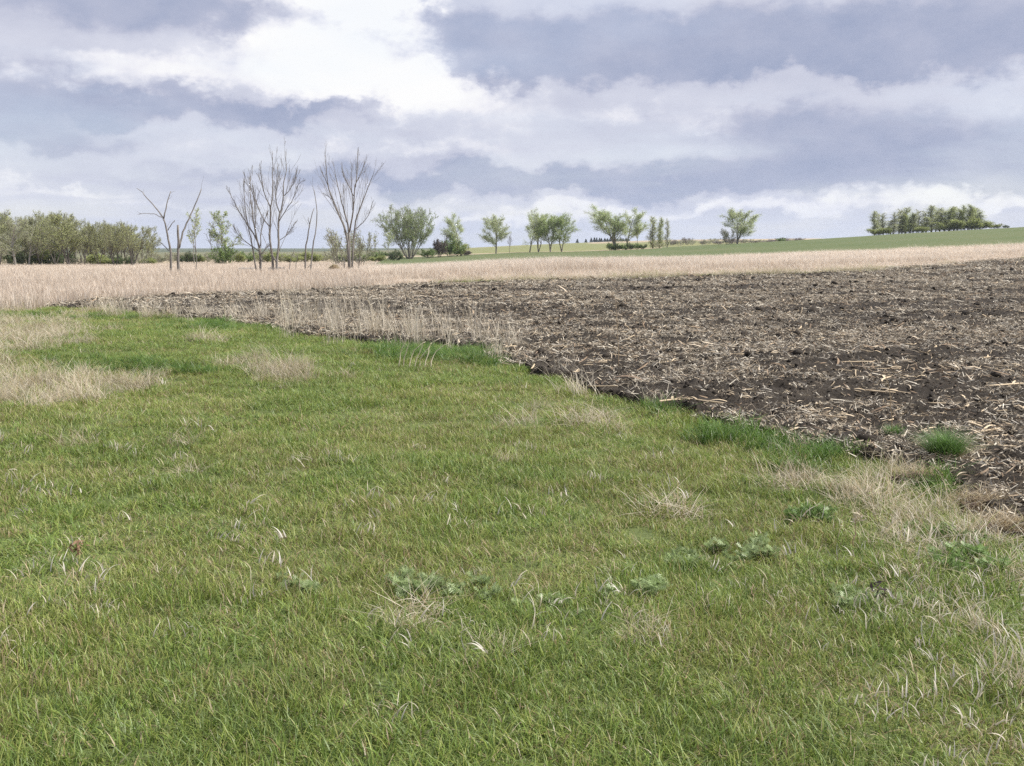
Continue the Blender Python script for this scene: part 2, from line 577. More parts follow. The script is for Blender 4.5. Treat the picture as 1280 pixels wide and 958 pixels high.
# ------------------------------------------------------------------ blades and scatter
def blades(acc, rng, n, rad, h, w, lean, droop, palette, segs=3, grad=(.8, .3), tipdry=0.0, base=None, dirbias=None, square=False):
    """n ribbons growing from a disc; palette = list of (weight, rgb)"""
    if base is None:
        if square:
            bx, by = rng.uniform(-rad, rad, n), rng.uniform(-rad, rad, n)
        else:
            r = rad * np.sqrt(rng.random(n)); t = rng.random(n) * 2 * math.pi
            bx, by = r * np.cos(t), r * np.sin(t)
    else:
        bx, by = base
    H = rng.uniform(h[0], h[1], n); W = rng.uniform(w[0], w[1], n)
    th = rng.random(n) * 2 * math.pi
    dxy = np.stack([np.cos(th), np.sin(th)], -1)
    if dirbias is not None: dxy = dxy + np.array(dirbias); dxy /= np.linalg.norm(dxy, axis=1)[:, None]
    L = rng.uniform(lean[0], lean[1], n); D = rng.uniform(droop[0], droop[1], n)
    ph = th + math.pi / 2 + rng.normal(0, .5, n)
    side = np.stack([np.cos(ph), np.sin(ph)], -1)
    wts = np.array([p[0] for p in palette]); wts = wts / wts.sum()
    pc = np.array([p[1] for p in palette])
    c = pc[rng.choice(len(palette), n, p=wts)] * rng.uniform(.75, 1.25, (n, 1))
    V, C = [], []
    ts = np.linspace(0, 1, segs + 1)
    for k, t in enumerate(ts):
        off = (L * t + D * t ** 2.5) * H
        zz = H * (t - .45 * D * t ** 3) * np.sqrt(np.maximum(1 - (L * .6) ** 2, .15))
        px = bx + dxy[:, 0] * off; py = by + dxy[:, 1] * off
        ww = W * (1 - t ** 1.6) * .5 * (0.75 + .5 * min(t * 3, .5))
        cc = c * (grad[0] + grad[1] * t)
        if tipdry > 0: cc = cc * (1 - tipdry * t ** 3) + np.array([.42, .36, .22]) * tipdry * t ** 3
        if k < segs:
            V.append(np.stack([px - side[:, 0] * ww, py - side[:, 1] * ww, zz], -1)); C.append(cc)
            V.append(np.stack([px + side[:, 0] * ww, py + side[:, 1] * ww, zz], -1)); C.append(cc)
        else:
            V.append(np.stack([px, py, zz], -1)); C.append(cc)
    nv = 2 * segs + 1
    V = np.stack(V, 1).reshape(-1, 3); C = np.stack(C, 1).reshape(-1, 3)
    b = np.arange(n)[:, None] * nv
    Q = np.concatenate([b + np.array([2 * k, 2 * k + 1, 2 * k + 3, 2 * k + 2])[None] for k in range(segs - 1)]) if segs > 1 else None
    T = b + np.array([2 * segs - 2, 2 * segs - 1, 2 * segs])[None]
    acc.add(V, Q, T, C)


def scatter(name, label, cat, meshes, P, idx, rot, scl, kind='stuff', group=None):
    n = len(P)
    me = bpy.data.meshes.new(name)
    me.vertices.add(n); me.vertices.foreach_set('co', np.asarray(P, np.float32).ravel())
    a = me.attributes.new('idx', 'INT', 'POINT'); a.data.foreach_set('value', np.asarray(idx, np.int32))
    a = me.attributes.new('rot', 'FLOAT_VECTOR', 'POINT'); a.data.foreach_set('vector', np.asarray(rot, np.float32).ravel())
    scl = np.asarray(scl, np.float32)
    if scl.ndim == 1: scl = np.repeat(scl[:, None], 3, 1)
    a = me.attributes.new('scl', 'FLOAT_VECTOR', 'POINT'); a.data.foreach_set('vector', scl.ravel())
    o = obj(name, me, None, label, cat, group, kind)
    ng = bpy.data.node_groups.new(name + '_nodes', 'GeometryNodeTree')
    ng.interface.new_socket('Geometry', in_out='INPUT', socket_type='NodeSocketGeometry')
    ng.interface.new_socket('Geometry', in_out='OUTPUT', socket_type='NodeSocketGeometry')
    gi = ng.nodes.new('NodeGroupInput'); go = ng.nodes.new('NodeGroupOutput')
    iop = ng.nodes.new('GeometryNodeInstanceOnPoints')
    join = ng.nodes.new('GeometryNodeJoinGeometry')
    for m in reversed(meshes):                 # join lists the last link first
        so = bpy.data.objects.new(m.name, m)
        oi = ng.nodes.new('GeometryNodeObjectInfo'); oi.inputs['Object'].default_value = so
        gt = ng.nodes.new('GeometryNodeGeometryToInstance')
        ng.links.new(oi.outputs['Geometry'], gt.inputs[0]); ng.links.new(gt.outputs[0], join.inputs[0])
    def na(nm, tp):
        nd = ng.nodes.new('GeometryNodeInputNamedAttribute'); nd.data_type = tp; nd.inputs['Name'].default_value = nm
        return [s for s in nd.outputs if s.enabled and s.name == 'Attribute'][0]
    ng.links.new(gi.outputs[0], iop.inputs['Points'])
    ng.links.new(join.outputs[0], iop.inputs['Instance'])
    iop.inputs['Pick Instance'].default_value = True
    ng.links.new(na('idx', 'INT'), iop.inputs['Instance Index'])
    ng.links.new(na('rot', 'FLOAT_VECTOR'), iop.inputs['Rotation'])
    ng.links.new(na('scl', 'FLOAT_VECTOR'), iop.inputs['Scale'])
    ng.links.new(iop.outputs[0], go.inputs[0])
    md = o.modifiers.new('scatter', 'NODES'); md.node_group = ng
    return o


def wedge_points(rng, r0, r1, dens, a0=-31, a1=31):
    a0, a1 = math.radians(a0), math.radians(a1)
    st = 1 / math.sqrt(dens)                     # jittered grid: even cover without bald spots
    lim = lambda a: r1 * math.sin(max(-math.pi / 2, min(math.pi / 2, a)))
    x, y = np.meshgrid(np.arange(lim(a0), lim(a1), st), np.arange(-1.5, r1, st))
    x = (x + rng.uniform(-.55, .55, x.shape) * st).ravel(); y = (y + rng.uniform(-.55, .55, y.shape) * st).ravel()
    r = np.hypot(x, y); a = np.arctan2(x, y)
    k = (r >= r0) & (r < r1) & (a > a0) & (a < a1)
    return x[k], y[k]


def zrot(rng, n, tilt=.0):
    return np.stack([rng.normal(0, tilt, n), rng.normal(0, tilt, n), rng.uniform(0, 2 * math.pi, n)], -1)


# ---- colour sets
G1 = (.165, .25, .048); G2 = (.23, .292, .060); G3 = (.128, .20, .042); G4 = (.295, .325, .090); G5 = (.21, .28, .10)
TAN = (.46, .385, .26); TAN2 = (.37, .29, .16); PALE = (.62, .555, .44); BROWN = (.24, .17, .09)
PAL_GREEN = [(4, G1), (4, G2), (3, G3), (2, G4), (2, G5), (.3, TAN), (.15, BROWN)]
PAL_OLIVE = [(3, G2), (3, G4), (2, (.20, .235, .06)), (1, G1), (1.3, TAN2), (.5, BROWN), (.6, TAN)]
PAL_LUSH = [(4, (.095, .178, .032)), (3, (.13, .22, .045)), (2, (.07, .135, .027)), (.5, G2)]
PAL_DRY = [(4, TAN), (4, PALE), (1.5, TAN2), (.6, G2)]
PAL_WHITE = [(5, (.74, .69, .60)), (3, PALE), (1, TAN)]
PAL_MEADOW = [(4, (.65, .555, .455)), (3, (.71, .64, .55)), (2, (.54, .44, .34)), (.7, (.40, .31, .225))]
PAL_TALL = [(4, (.64, .54, .44)), (3, (.70, .63, .53)), (2, (.53, .41, .31)), (.9, (.38, .28, .195))]

rng = np.random.default_rng(7)


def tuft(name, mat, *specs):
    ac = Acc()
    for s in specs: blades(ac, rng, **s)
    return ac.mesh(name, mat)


GREEN = [tuft('green_tuft', M_GRASS,
              dict(n=190, rad=.17, h=(.035, .105), w=(.0032, .0065), lean=(.02, .42), droop=(.1, .75), palette=PAL_GREEN, tipdry=.08),
              dict(n=40, rad=.17, h=(.03, .07), w=(.004, .008), lean=(.5, 1.1), droop=(.2, .9), palette=PAL_OLIVE))
         for _ in range(5)]
OLIVE = [tuft('olive_tuft', M_GRASS,
              dict(n=170, rad=.17, h=(.03, .09), w=(.003, .006), lean=(.02, .5), droop=(.1, .75), palette=PAL_OLIVE, tipdry=.18),
              dict(n=40, rad=.17, h=(.02, .06), w=(.003, .006), lean=(.6, 1.3), droop=(.2, .9), palette=[(1, TAN2), (.4, BROWN), (2.5, G2)]))
         for _ in range(4)]
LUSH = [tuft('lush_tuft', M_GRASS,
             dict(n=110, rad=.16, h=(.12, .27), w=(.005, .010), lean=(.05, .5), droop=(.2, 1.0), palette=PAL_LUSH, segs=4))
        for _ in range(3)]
DRYT = [tuft('dry_tuft', M_DRY,
             dict(n=90, rad=.15, h=(.12, .32), w=(.0025, .005), lean=(.05, .7), droop=(.0, .9), palette=PAL_DRY, segs=4),
             dict(n=40, rad=.17, h=(.04, .12), w=(.003, .006), lean=(.6, 1.5), droop=(.2, 1.0), palette=PAL_DRY))
        for _ in range(4)]
CURL = [tuft('curled_tuft', M_DRY,
             dict(n=8, rad=.16, h=(.05, .10), w=(.005, .010), lean=(.05, .4), droop=(.2, .7), palette=PAL_WHITE, segs=5),
             dict(n=8, rad=.12, h=(.04, .10), w=(.004, .007), lean=(.1, .6), droop=(.2, .9), palette=PAL_DRY, segs=3))
        for _ in range(4)]


def blob(u, v, spots):
    s = np.zeros_like(u)
    for (cu, cv, su, sv, amp) in spots:
        s = s + amp * np.exp(-((u - cu) / su) ** 2 - ((v - cv) / sv) ** 2)
    return s


DRY_SPOTS = [(50, 418, 70, 20, 1.0), (-60, 440, 90, 40, .9), (70, 487, 105, 14, 1.2), (10, 500, 60, 14, .8), (170, 480, 40, 9, .6),
             (365, 468, 48, 14, 1.3), (300, 455, 36, 9, .6), (250, 528, 22, 13, .5), (480, 545, 55, 30, .22), (745, 532, 60, 16, .55),
             (1000, 602, 62, 24, 1.35), (1110, 618, 58, 26, 1.35), (1235, 652, 75, 28, 1.3), (1090, 680, 90, 36, .5), (870, 620, 50, 40, .35),
             (1215, 740, 120, 60, .75), (1260, 860, 80, 90, .35), (400, 412, 24, 18, .6), (210, 398, 30, 8, .5), (700, 482, 40, 10, .5), (1330, 700, 60, 80, .8),
             (150, 392, 60, 5, .5), (80, 730, 60, 22, .12), (560, 430, 70, 6, .25)]
CURL_SPOTS = [(1200, 735, 90, 55, 1.5), (75, 725, 55, 18, .8), (110, 775, 50, 10, .6), (1230, 870, 95, 90, 1.3), (180, 715, 40, 12, .4),
              (950, 755, 20, 12, .5), (1270, 700, 40, 30, .7), (60, 625, 40, 10, .3), (330, 660, 200, 60, .06), (1170, 800, 80, 40, .4)]
LUSH_SPOTS = [(135, 463, 60, 8, 1.0), (210, 466, 40, 6, .6), (600, 449, 50, 9, 1.0), (655, 458, 30, 7, 1.0), (500, 445, 60, 8, .8), (915, 538, 48, 14, 1.0),
              (1050, 572, 70, 11, 1.2), (970, 555, 40, 10, .8), (790, 512, 36, 7, .8), (730, 493, 30, 6, .7), (90, 398, 60, 4, .5),
              (290, 410, 60, 5, .6), (830, 520, 30, 7, .7), (1180, 605, 20, 10, .6), (1060, 555, 60, 6, .4)]


def verge():
    P, I, R, S = [], [], [], []
    PL, RL, SL, IL = [], [], [], []
    PD, RD, SD, ID = [], [], [], []
    PC, RC, SC, IC = [], [], [], []
    for (r0, r1, dens, sc, aa) in ((.3, 5.5, 46, 1.0, 100), (5.5, 10, 30, 1.15, 66), (10, 18, 17, 1.4, 48), (18, 34, 9, 1.8, 42)):
        x, y = wedge_points(rng, r0, r1, dens, -aa, aa)
        keep = ~in_field(x, y, .15) & (y < 29.5 + 2.5 * (fbm(x * .3, y * .3, 3, 2)) - .05 * np.abs(x + 3))
        x, y = x[keep], y[keep]
        z = tz(x, y)
        u, v = project(x, y, z)
        n = len(x)
        dry = blob(u, v, DRY_SPOTS) + (fbm(x * 1.3, y * 1.3, 19, 3) - .69) * 1.2
        lush = blob(u, v, LUSH_SPOTS) * (0.5 + fbm(x * 1.2, y * 1.2, 23, 2))
        ol = (fbm(x * .9, y * .9, 13, 4, .65) - .5) * 3.8 + .40 + .5 * np.exp(-((v - 640) / 110) ** 2) - .45 * np.exp(-((v - 430) / 40) ** 2) - .25 * np.exp(-((v - 930) / 120) ** 2)
        isdry = rng.random(n) < np.clip(dry, 0, .93)
        # base sward: thinner where dry
        m = ~isdry | (rng.random(n) < .25)
        k = rng.random(n) < np.clip(ol, .08, .95)
        idx = np.where(k, 5 + rng.integers(0, 4, n), rng.integers(0, 5, n))
        hgt = (0.32 + 1.25 * fbm(x * 2.3, y * 2.3, 29, 3)) * (1 + .25 * np.clip(blob(u, v, LUSH_SPOTS), 0, 1))
        s = sc * rng.uniform(.85, 1.2, n)
        S.append(np.stack([s, s, hgt * (1 + .12 * (sc - 1)) * rng.uniform(.85, 1.15, n)], -1)[m])
        P.append(np.stack([x, y, z - .005], -1)[m]); I.append(idx[m]); R.append(zrot(rng, n, .09)[m])
        m = isdry & (rng.random(n) < .9)
        sd = sc ** .8 * rng.uniform(.7, 1.15, n)
        PD.append(np.stack([x, y, z - .005], -1)[m]); RD.append(zrot(rng, n, .15)[m]); ID.append(rng.integers(0, 4, n)[m])
        hd = rng.uniform(.55, 1.1, n) * np.where(v < 520, 1.15, .85) * np.where((v > 690), .7, 1)
        SD.append(np.stack([sd, sd, hd], -1)[m])
        m = (rng.random(n) < np.clip(lush, 0, .9)) & ~isdry
        sl = sc ** .8 * rng.uniform(.6, 1.0, n)
        PL.append(np.stack([x, y, z - .005], -1)[m]); RL.append(zrot(rng, n, .15)[m]); IL.append(rng.integers(0, 3, n)[m]); SL.append(np.stack([sl, sl, rng.uniform(.6, 1.05, n) * np.where(u > 680, 1.15, .9)], -1)[m])
        c = blob(u, v, CURL_SPOTS) * (.6 + 1.4 * fbm(x * 2, y * 2, 37, 2)) + .03 + .05 * (v > 560)
        m = rng.random(n) < np.clip(c, 0, .9)
        s2 = sc ** .5 * rng.uniform(.6, 1.05, n)
        PC.append(np.stack([x, y, z + .035 * (r1 < 11) + .01], -1)[m]); RC.append(zrot(rng, n, .25)[m]); IC.append(rng.integers(0, 4, n)[m]); SC.append(s2[m])
    cat = np.concatenate
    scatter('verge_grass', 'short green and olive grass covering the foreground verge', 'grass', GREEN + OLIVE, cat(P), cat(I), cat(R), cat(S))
    scatter('lush_grass', 'taller dark green grass clumps along the edge of the tilled field', 'grass', LUSH, cat(PL), cat(IL), cat(RL), cat(SL))
    scatter('dry_grass', 'tan dead grass patches lying in the green verge', 'dry grass', DRYT, cat(PD), cat(ID), cat(RD), cat(SD))
    scatter('bleached_grass', 'curled whitish dead grass blades among the green verge grass', 'dry grass', CURL, cat(PC), cat(IC), cat(RC), cat(SC))
    print('verge', sum(map(len, P)), sum(map(len, PL)), sum(map(len, PD)), sum(map(len, PC)))


verge()


# ------------------------------------------------------------------ dry meadow
def meadow_mesh(nm, n, rad, h, w, pal, heads):
    ac = Acc()
    blades(ac, rng, n=n, rad=rad, h=h, w=w, lean=(.02, .28), droop=(.0, .35), palette=pal, segs=3, square=True, grad=(.6, .55))
    blades(ac, rng, n=n // 2, rad=rad, h=(h[0] * .3, h[1] * .6), w=w, lean=(.1, .8), droop=(.1, .9), palette=pal, segs=3, square=True)
    if heads:
        blades(ac, rng, n=n // 3, rad=rad, h=(h[1] * .9, h[1] * 1.12), w=(w[0] * .7, w[1] * .8), lean=(.02, .2), droop=(.1, .5), palette=[(1, (.74, .68, .59)), (1, (.68, .60, .50))], segs=4, square=True)
    return ac.mesh(nm, M_DRY)


def meadow():
    short = [meadow_mesh('meadow_clump', 130, .55, (.25, .55), (.008, .016), PAL_MEADOW, False) for _ in range(3)]
    tall = [meadow_mesh('tall_clump', 140, .5, (.55, 1.0), (.007, .015), PAL_TALL, True) for _ in range(4)]
    P, I, R, S = [], [], [], []
    PT, IT, RT, ST = [], [], [], []
    for (r0, r1, dens, sc) in ((25, 50, 4.2, 1.0), (50, 85, 2.6, 1.25), (85, 175, 1.1, 1.9)):
        x, y = wedge_points(rng, r0, r1, dens, -33, 36)
        z = tz(x, y)
        u, v = project(x, y, z)
        n = len(x)
        fey = far_edge_y(x)
        beyond = np.where(x < FE[0, 0], (y > 29 - .06 * np.abs(x + 3) * 0), y > fey + .3) & (y > 27) & ~in_field(x, y, .2) & ~crop_zone(x, y)
        beyond &= (y > 28.3 + 1.6 * fbm(x * .4, y * .4, 7, 2))
        lowland = (v < 333) & (u < 500)
        tallz = beyond & (u > 470 + 90 * (fbm(x * .06, y * .06, 43, 2) - .5)) & (y < fey + 45)
        sh = beyond & ~tallz
        dens_m = fbm(x * .12, y * .3, 47, 3)
        m = sh & (rng.random(n) < .55 + .6 * dens_m)
        s = sc * rng.uniform(.8, 1.15, n)
        hh = (0.55 + .9 * fbm(x * .15, y * .4, 53, 3)) * np.where(y > 80, .85, 1.0) * rng.uniform(.8, 1.2, n)
        P.append(np.stack([x, y, z - .02], -1)[m]); I.append(rng.integers(0, 3, n)[m]); R.append(zrot(rng, n, .05)[m]); S.append(np.stack([s, s, hh], -1)[m])
        m = tallz & (rng.random(n) < .75)
        edge = np.clip((y - fey) / 6, .35, 1)
        hh = edge * (0.85 + .35 * fbm(x * .12, y * .3, 57, 3)) * np.interp(u, [500, 700, 900, 1100, 1280], [.8, 1.05, .88, .68, .55]) * rng.uniform(.85, 1.15, n)
        PT.append(np.stack([x, y, z - .02], -1)[m]); IT.append(rng.integers(0, 4, n)[m]); RT.append(zrot(rng, n, .05)[m]); ST.append(np.stack([s, s, hh], -1)[m])
    cat = np.concatenate
    scatter('meadow_grass', 'low pale straw grass of the flat meadow around the dead trees', 'dry grass', short, cat(P), cat(I), cat(R), cat(S))
    scatter('tall_dry_grass', 'tall pinkish tan grass belt behind the tilled field', 'dry grass', tall, cat(PT), cat(IT), cat(RT), cat(ST))
    print('meadow', sum(map(len, P)), sum(map(len, PT)))
    # thin standing stems along the near edge of the field
    stem = []
    for _ in range(4):
        ac = Acc()
        blades(ac, rng, n=26, rad=.2, h=(.4, .95), w=(.005, .009), lean=(.02, .35), droop=(.0, .4), palette=[(3, (.68, .61, .49)), (2, PALE), (1, TAN)], segs=4)
        blades(ac, rng, n=10, rad=.2, h=(.1, .3), w=(.004, .007), lean=(.1, .8), droop=(.1, .9), palette=PAL_DRY, segs=3)
        stem.append(ac.mesh('bunch_clump', M_DRY))
    E = [(110, 389, .4), (155, 391, .5), (215, 396, .6), (262, 399, .5), (320, 403, .6), (370, 404, .7), (130, 392, .5), (180, 394, .7), (300, 402, .55), (345, 405, .7), (400, 408, 1.2), (410, 414, 1.2), (418, 418, 1.0), (470, 425, .7), (520, 424, 1.0), (545, 426, 1.1), (575, 430, .8),
         (610, 436, .7), (640, 445, .6), (240, 398, .6), (430, 420, .8), (395, 400, 1.0), (350, 398, .6), (280, 396, .5), (700, 476, .3), (740, 494, .3), (495, 420, .9), (555, 415, .7)]
    P, H = [], []
    for (u, v, h) in E:
        c = ground_hit(u, v)
        for _ in range(4):
            q = c[:2] + rng.normal(0, .5, 2)
            P.append((q[0], q[1], float(tz(q[0], q[1])) + .0)); H.append(h * rng.uniform(.7, 1.4))
    n = len(P); H = np.array(H)
    scatter('bunch_grass', 'thin standing dead bunchgrass along the near edge of the tilled soil', 'dry grass', stem, np.array(P), rng.integers(0, 4, n), zrot(rng, n, .06), np.stack([np.full(n, 1.0), np.full(n, 1.0), H], -1))
    # green grass strip at the foot of the tall belt
    k = 1500
    t = rng.uniform(0, 1, k)
    x = np.interp(t, [0, 1], [FE[0, 0] + 2, FE[-1, 0] + 8]); y = far_edge_y(x) + rng.normal(.2, .9, k)
    keep = (fbm(x * .25, y * .25, 67, 2) > .47) & (x > -5)
    x, y = x[keep], y[keep]
    n = len(x); s = rng.uniform(1.6, 2.6, n)
    scatter('field_edge_grass', 'green grass strip between the tilled soil and the tall tan belt', 'grass', GREEN[:1] + OLIVE + DRYT[:2], np.stack([x, y, tz(x, y)], -1), rng.integers(0, 7, n), zrot(rng, n, .1), np.stack([s, s, s * .75], -1))


meadow()


# ------------------------------------------------------------------ corn residue on the soil
def stalk_mesh(name, L, r, bend, rg, split=False):
    ac = Acc()
    n = 7
    t = np.linspace(-.5, .5, n)
    P = np.stack([t * L, bend * L * (t ** 2) * 4 * .25, r + np.abs(t) * 0], -1)
    R = r * (1 + .12 * np.sin(t * 23)) * np.where(np.abs(t) > .49, .75, 1)
    c = np.array((.50, .40, .27)) * rg.uniform(.75, 1.25)
    C = np.repeat((c * (0.85 + .3 * rg.random((n, 1)))), 6, 0)
    tube(ac, P, R, 6, C, cap=True)
    if split:                                # a husk strip hanging from a node
        k = 6
        s = np.linspace(0, 1, k)
        Pp = np.stack([P[4, 0] + s * L * .35, P[4, 1] + s * L * .18, r * 1.6 + .02 * np.sin(s * 3)], -1)
        w = .012 * (1 - s * .7)
        V = np.concatenate([np.stack([Pp[:, 0], Pp[:, 1] - w, Pp[:, 2]], -1), np.stack([Pp[:, 0], Pp[:, 1] + w, Pp[:, 2] + .004], -1)])
        i = np.arange(k - 1)
        ac.add(V, np.stack([i, i + 1, i + k + 1, i + k], -1), None, c * 1.15)
    return ac.mesh(name, M_STRAW)


def strip_mesh(name, L, w, rg):
    ac = Acc()
    k = 6
    s = np.linspace(0, 1, k)
    cu = rg.uniform(-.5, .5); tw = rg.uniform(-1.2, 1.2); hop = rg.uniform(.0, .16)
    cx = (s - .5) * L; cy = cu * L * (s - .5) ** 2; cz = .006 + hop * L * np.sin(s * math.pi) + .3 * L * max(0, rg.normal(0, .25)) * s
    a = tw * (s - .3)
    ww = w * np.sin(np.clip(s * .85 + .12, 0, 1) * math.pi) ** .6 * .5
    V = np.concatenate([np.stack([cx, cy - ww * np.cos(a), cz - ww * np.sin(a)], -1), np.stack([cx, cy + ww * np.cos(a), cz + ww * np.sin(a)], -1)])
    i = np.arange(k - 1)
    c = np.array([(.44, .34, .23), (.30, .215, .14), (.56, .47, .35), (.20, .145, .10)][rg.integers(0, 4)]) * rg.uniform(.8, 1.2)
    ac.add(V, np.stack([i, i + 1, i + k + 1, i + k], -1), None, c)
    return ac.mesh(name, M_STRAW)


def clod_mesh(name, rg, mat=None, sub=2):
    import bmesh
    bm = bmesh.new(); bmesh.ops.create_icosphere(bm, subdivisions=sub, radius=1)
    sx, sy, sz = rg.uniform(.8, 1.3), rg.uniform(.7, 1.2), rg.uniform(.5, .8)
    o1 = rg.uniform(0, 90)
    for v in bm.verts:
        c = v.co
        k = 1 + .5 * (float(vn(c.x * 1.7 + o1, c.y * 1.7 + c.z * 1.3 + o1, 3)) - .5) + .35 * (float(vn(c.x * 4 + o1, c.y * 4 - c.z * 3, 5)) - .5)
        v.co = (c.x * k * sx, c.y * k * sy, c.z * k * sz)
    me = bpy.data.meshes.new(name); bm.to_mesh(me); bm.free()
    me.materials.append(mat or M_CLOD)
    me.polygons.foreach_set('use_smooth', np.ones(len(me.polygons), bool))
    return me


def residue():
    rg = np.random.default_rng(21)
    meshes = [stalk_mesh('stalk_piece', rg.uniform(.04, .16), rg.uniform(.004, .008), rg.uniform(-.3, .3), rg) for _ in range(6)]
    meshes += [strip_mesh('leaf_strip', rg.uniform(.05, .26), rg.uniform(.007, .022), rg) for _ in range(14)]
    P, I, R, S = [], [], [], []
    for (r0, r1, dens, sc) in ((4, 14, 150, .85), (14, 26, 115, 1.05), (26, 46, 60, 1.35), (46, 85, 22, 1.9)):
        x, y = wedge_points(rg, r0, r1, dens, -26, 62 if r1 < 20 else 40)
        band = fbm(x * .10 + y * .05, (y - x * .12) * .55, 81, 3)
        sp = fbm(x * 1.5, y * 1.5, 83, 4, .6)
        k = in_field(x, y) & (rg.random(len(x)) < np.clip((band - .30) * 2.2 + (sp - .5) * 1.9 + .35 * np.exp(-((y - 7) / 4) ** 2), .12, 1))
        x, y = x[k], y[k]; n = len(x)
        P.append(np.stack([x, y, field_z(x, y) + .004], -1)); I.append(rg.choice(20, n, p=np.array([1.3] * 6 + [1] * 14) / 21.8))
        R.append(np.stack([rg.normal(0, .5, n), rg.normal(0, .38, n), rg.uniform(0, 6.28, n)], -1)); S.append(sc * rg.lognormal(-.5, .38, n))
    cat = np.concatenate
    scatter('corn_residue', 'pale chopped corn leaves and stalk bits strewn over the dark soil', 'crop residue', meshes, cat(P), cat(I), cat(R), cat(S))
    print('residue', sum(map(len, P)))
    # fine litter: small mats of chips and shreds
    mats_ = []
    for _ in range(6):
        ac = Acc(); m = 60
        c = np.stack([rg.uniform(-.26, .26, m), rg.uniform(-.26, .26, m), rg.uniform(-.012, .03, m)], -1)
        a = rg.uniform(0, 6.28, m); el_ = rg.normal(0, .45, m)
        d = np.stack([np.cos(a) * np.cos(el_), np.sin(a) * np.cos(el_), np.sin(el_)], -1)
        w_ = np.cross(d, rg.normal(size=(m, 3))); w_ /= np.linalg.norm(w_, axis=1)[:, None]
        L = rg.lognormal(-3.5, .5, m)[:, None]; W = rg.uniform(.002, .006, m)[:, None]
        V = np.stack([c - d * L - w_ * W, c - d * L + w_ * W, c + d * L + w_ * W * .6, c + d * L - w_ * W * .6], 1).reshape(-1, 3)
        pal = np.array([(.50, .43, .32), (.36, .30, .22), (.64, .58, .47), (.26, .21, .155), (.44, .40, .33)])
        ac.add(V, np.arange(m * 4).reshape(-1, 4), None, np.repeat(pal[rg.integers(0, 5, m)] * rg.uniform(.7, 1.25, (m, 1)), 4, 0))
        mats_.append(ac.mesh('litter_mat', M_STRAW))
    P, S = [], []
    for (r0, r1, dens, sc) in ((4, 14, 20, .85), (14, 28, 13, 1.05), (28, 50, 6, 1.5), (50, 90, 3, 2.2)):
        x, y = wedge_points(rg, r0, r1, dens, -26, 62 if r1 < 20 else 40)
        band = fbm(x * .10 + y * .05, (y - x * .12) * .55, 81, 3)
        sp = fbm(x * .8, y * .8, 83, 3)
        k = in_field(x, y) & (rg.random(len(x)) < np.clip((band - .28) * 2.6 + (sp - .5) * 1.7 + .5 * np.exp(-((y - 7) / 5) ** 2), .25, 1))
        x, y = x[k], y[k]
        P.append(np.stack([x, y, field_z(x, y)], -1)); S.append(sc * rg.uniform(.8, 1.2, len(x)))
    n = sum(map(len, P)); S = cat(S)
    scatter('corn_litter', 'fine shredded corn litter covering the dark soil', 'crop residue', mats_, cat(P), rg.integers(0, 6, n), zrot(rg, n, .08), np.stack([S, S, S ** .6], -1))
    cm = [clod_mesh('soil_clod', rg, sub=1) for _ in range(4)]
    P, S = [], []
    for (r0, r1, dens, s0) in ((5, 14, 60, .018), (14, 30, 20, .028), (30, 60, 5, .045)):
        x, y = wedge_points(rg, r0, r1, dens, -24, 34)
        k = in_field(x, y); x, y = x[k], y[k]
        P.append(np.stack([x, y, field_z(x, y)], -1)); S.append(s0 * rg.lognormal(0, .45, len(x)))
    n = sum(map(len, P))
    scatter('soil_clods', 'dark crumbly clods of tilled soil', 'soil', cm, cat(P), rg.integers(0, 4, n), zrot(rg, n, .4), cat(S))
    # the larger stalks that can be told apart
    big = [stalk_mesh('corn_stalk', rg.uniform(.25, .5), rg.uniform(.006, .010), rg.uniform(-.35, .35), rg, i % 2 == 0) for i in range(7)]
    spots = [(1258, 494, 25), (1180, 515, 5), (1265, 572, -12), (1240, 560, 28), (1020, 525, 0), (1003, 530, 30), (960, 450, -8), (835, 462, 35), (880, 405, 0),
             (1205, 508, 70), (1070, 462, 5), (1170, 440, 60), (1210, 520, 65), (915, 452, -30), (1060, 500, -75), (1240, 455, 10), (780, 455, -40), (700, 440, 15),
             (1140, 480, -20), (1190, 545, 12)]
    while len(spots) < 80:
        u, v = rg.uniform(560, 1275), rg.uniform(375, 575)
        spots.append((u, v, rg.uniform(-80, 80)))
    for i, (u, v, a) in enumerate(spots):
        p = ground_hit(u, v)
        if not in_field(np.array([p[0]]), np.array([p[1]]))[0]: continue
        o = obj('corn_stalk', big[i % 7], None, 'broken tan corn stalk lying on the dark tilled soil', 'corn stalk', 'larger corn stalks lying on the soil')
        z = max(float(field_z(p[0] + dx_, p[1] + dy_)) for dx_ in (-.08, 0, .08) for dy_ in (-.08, 0, .08))
        o.location = (p[0], p[1], z - .022)
        o.rotation_euler = (rg.normal(0, .1), rg.normal(0, .06), math.radians(a * 1.0))
        s = rg.uniform(.8, 1.3); o.scale = (s, s, s)


residue()


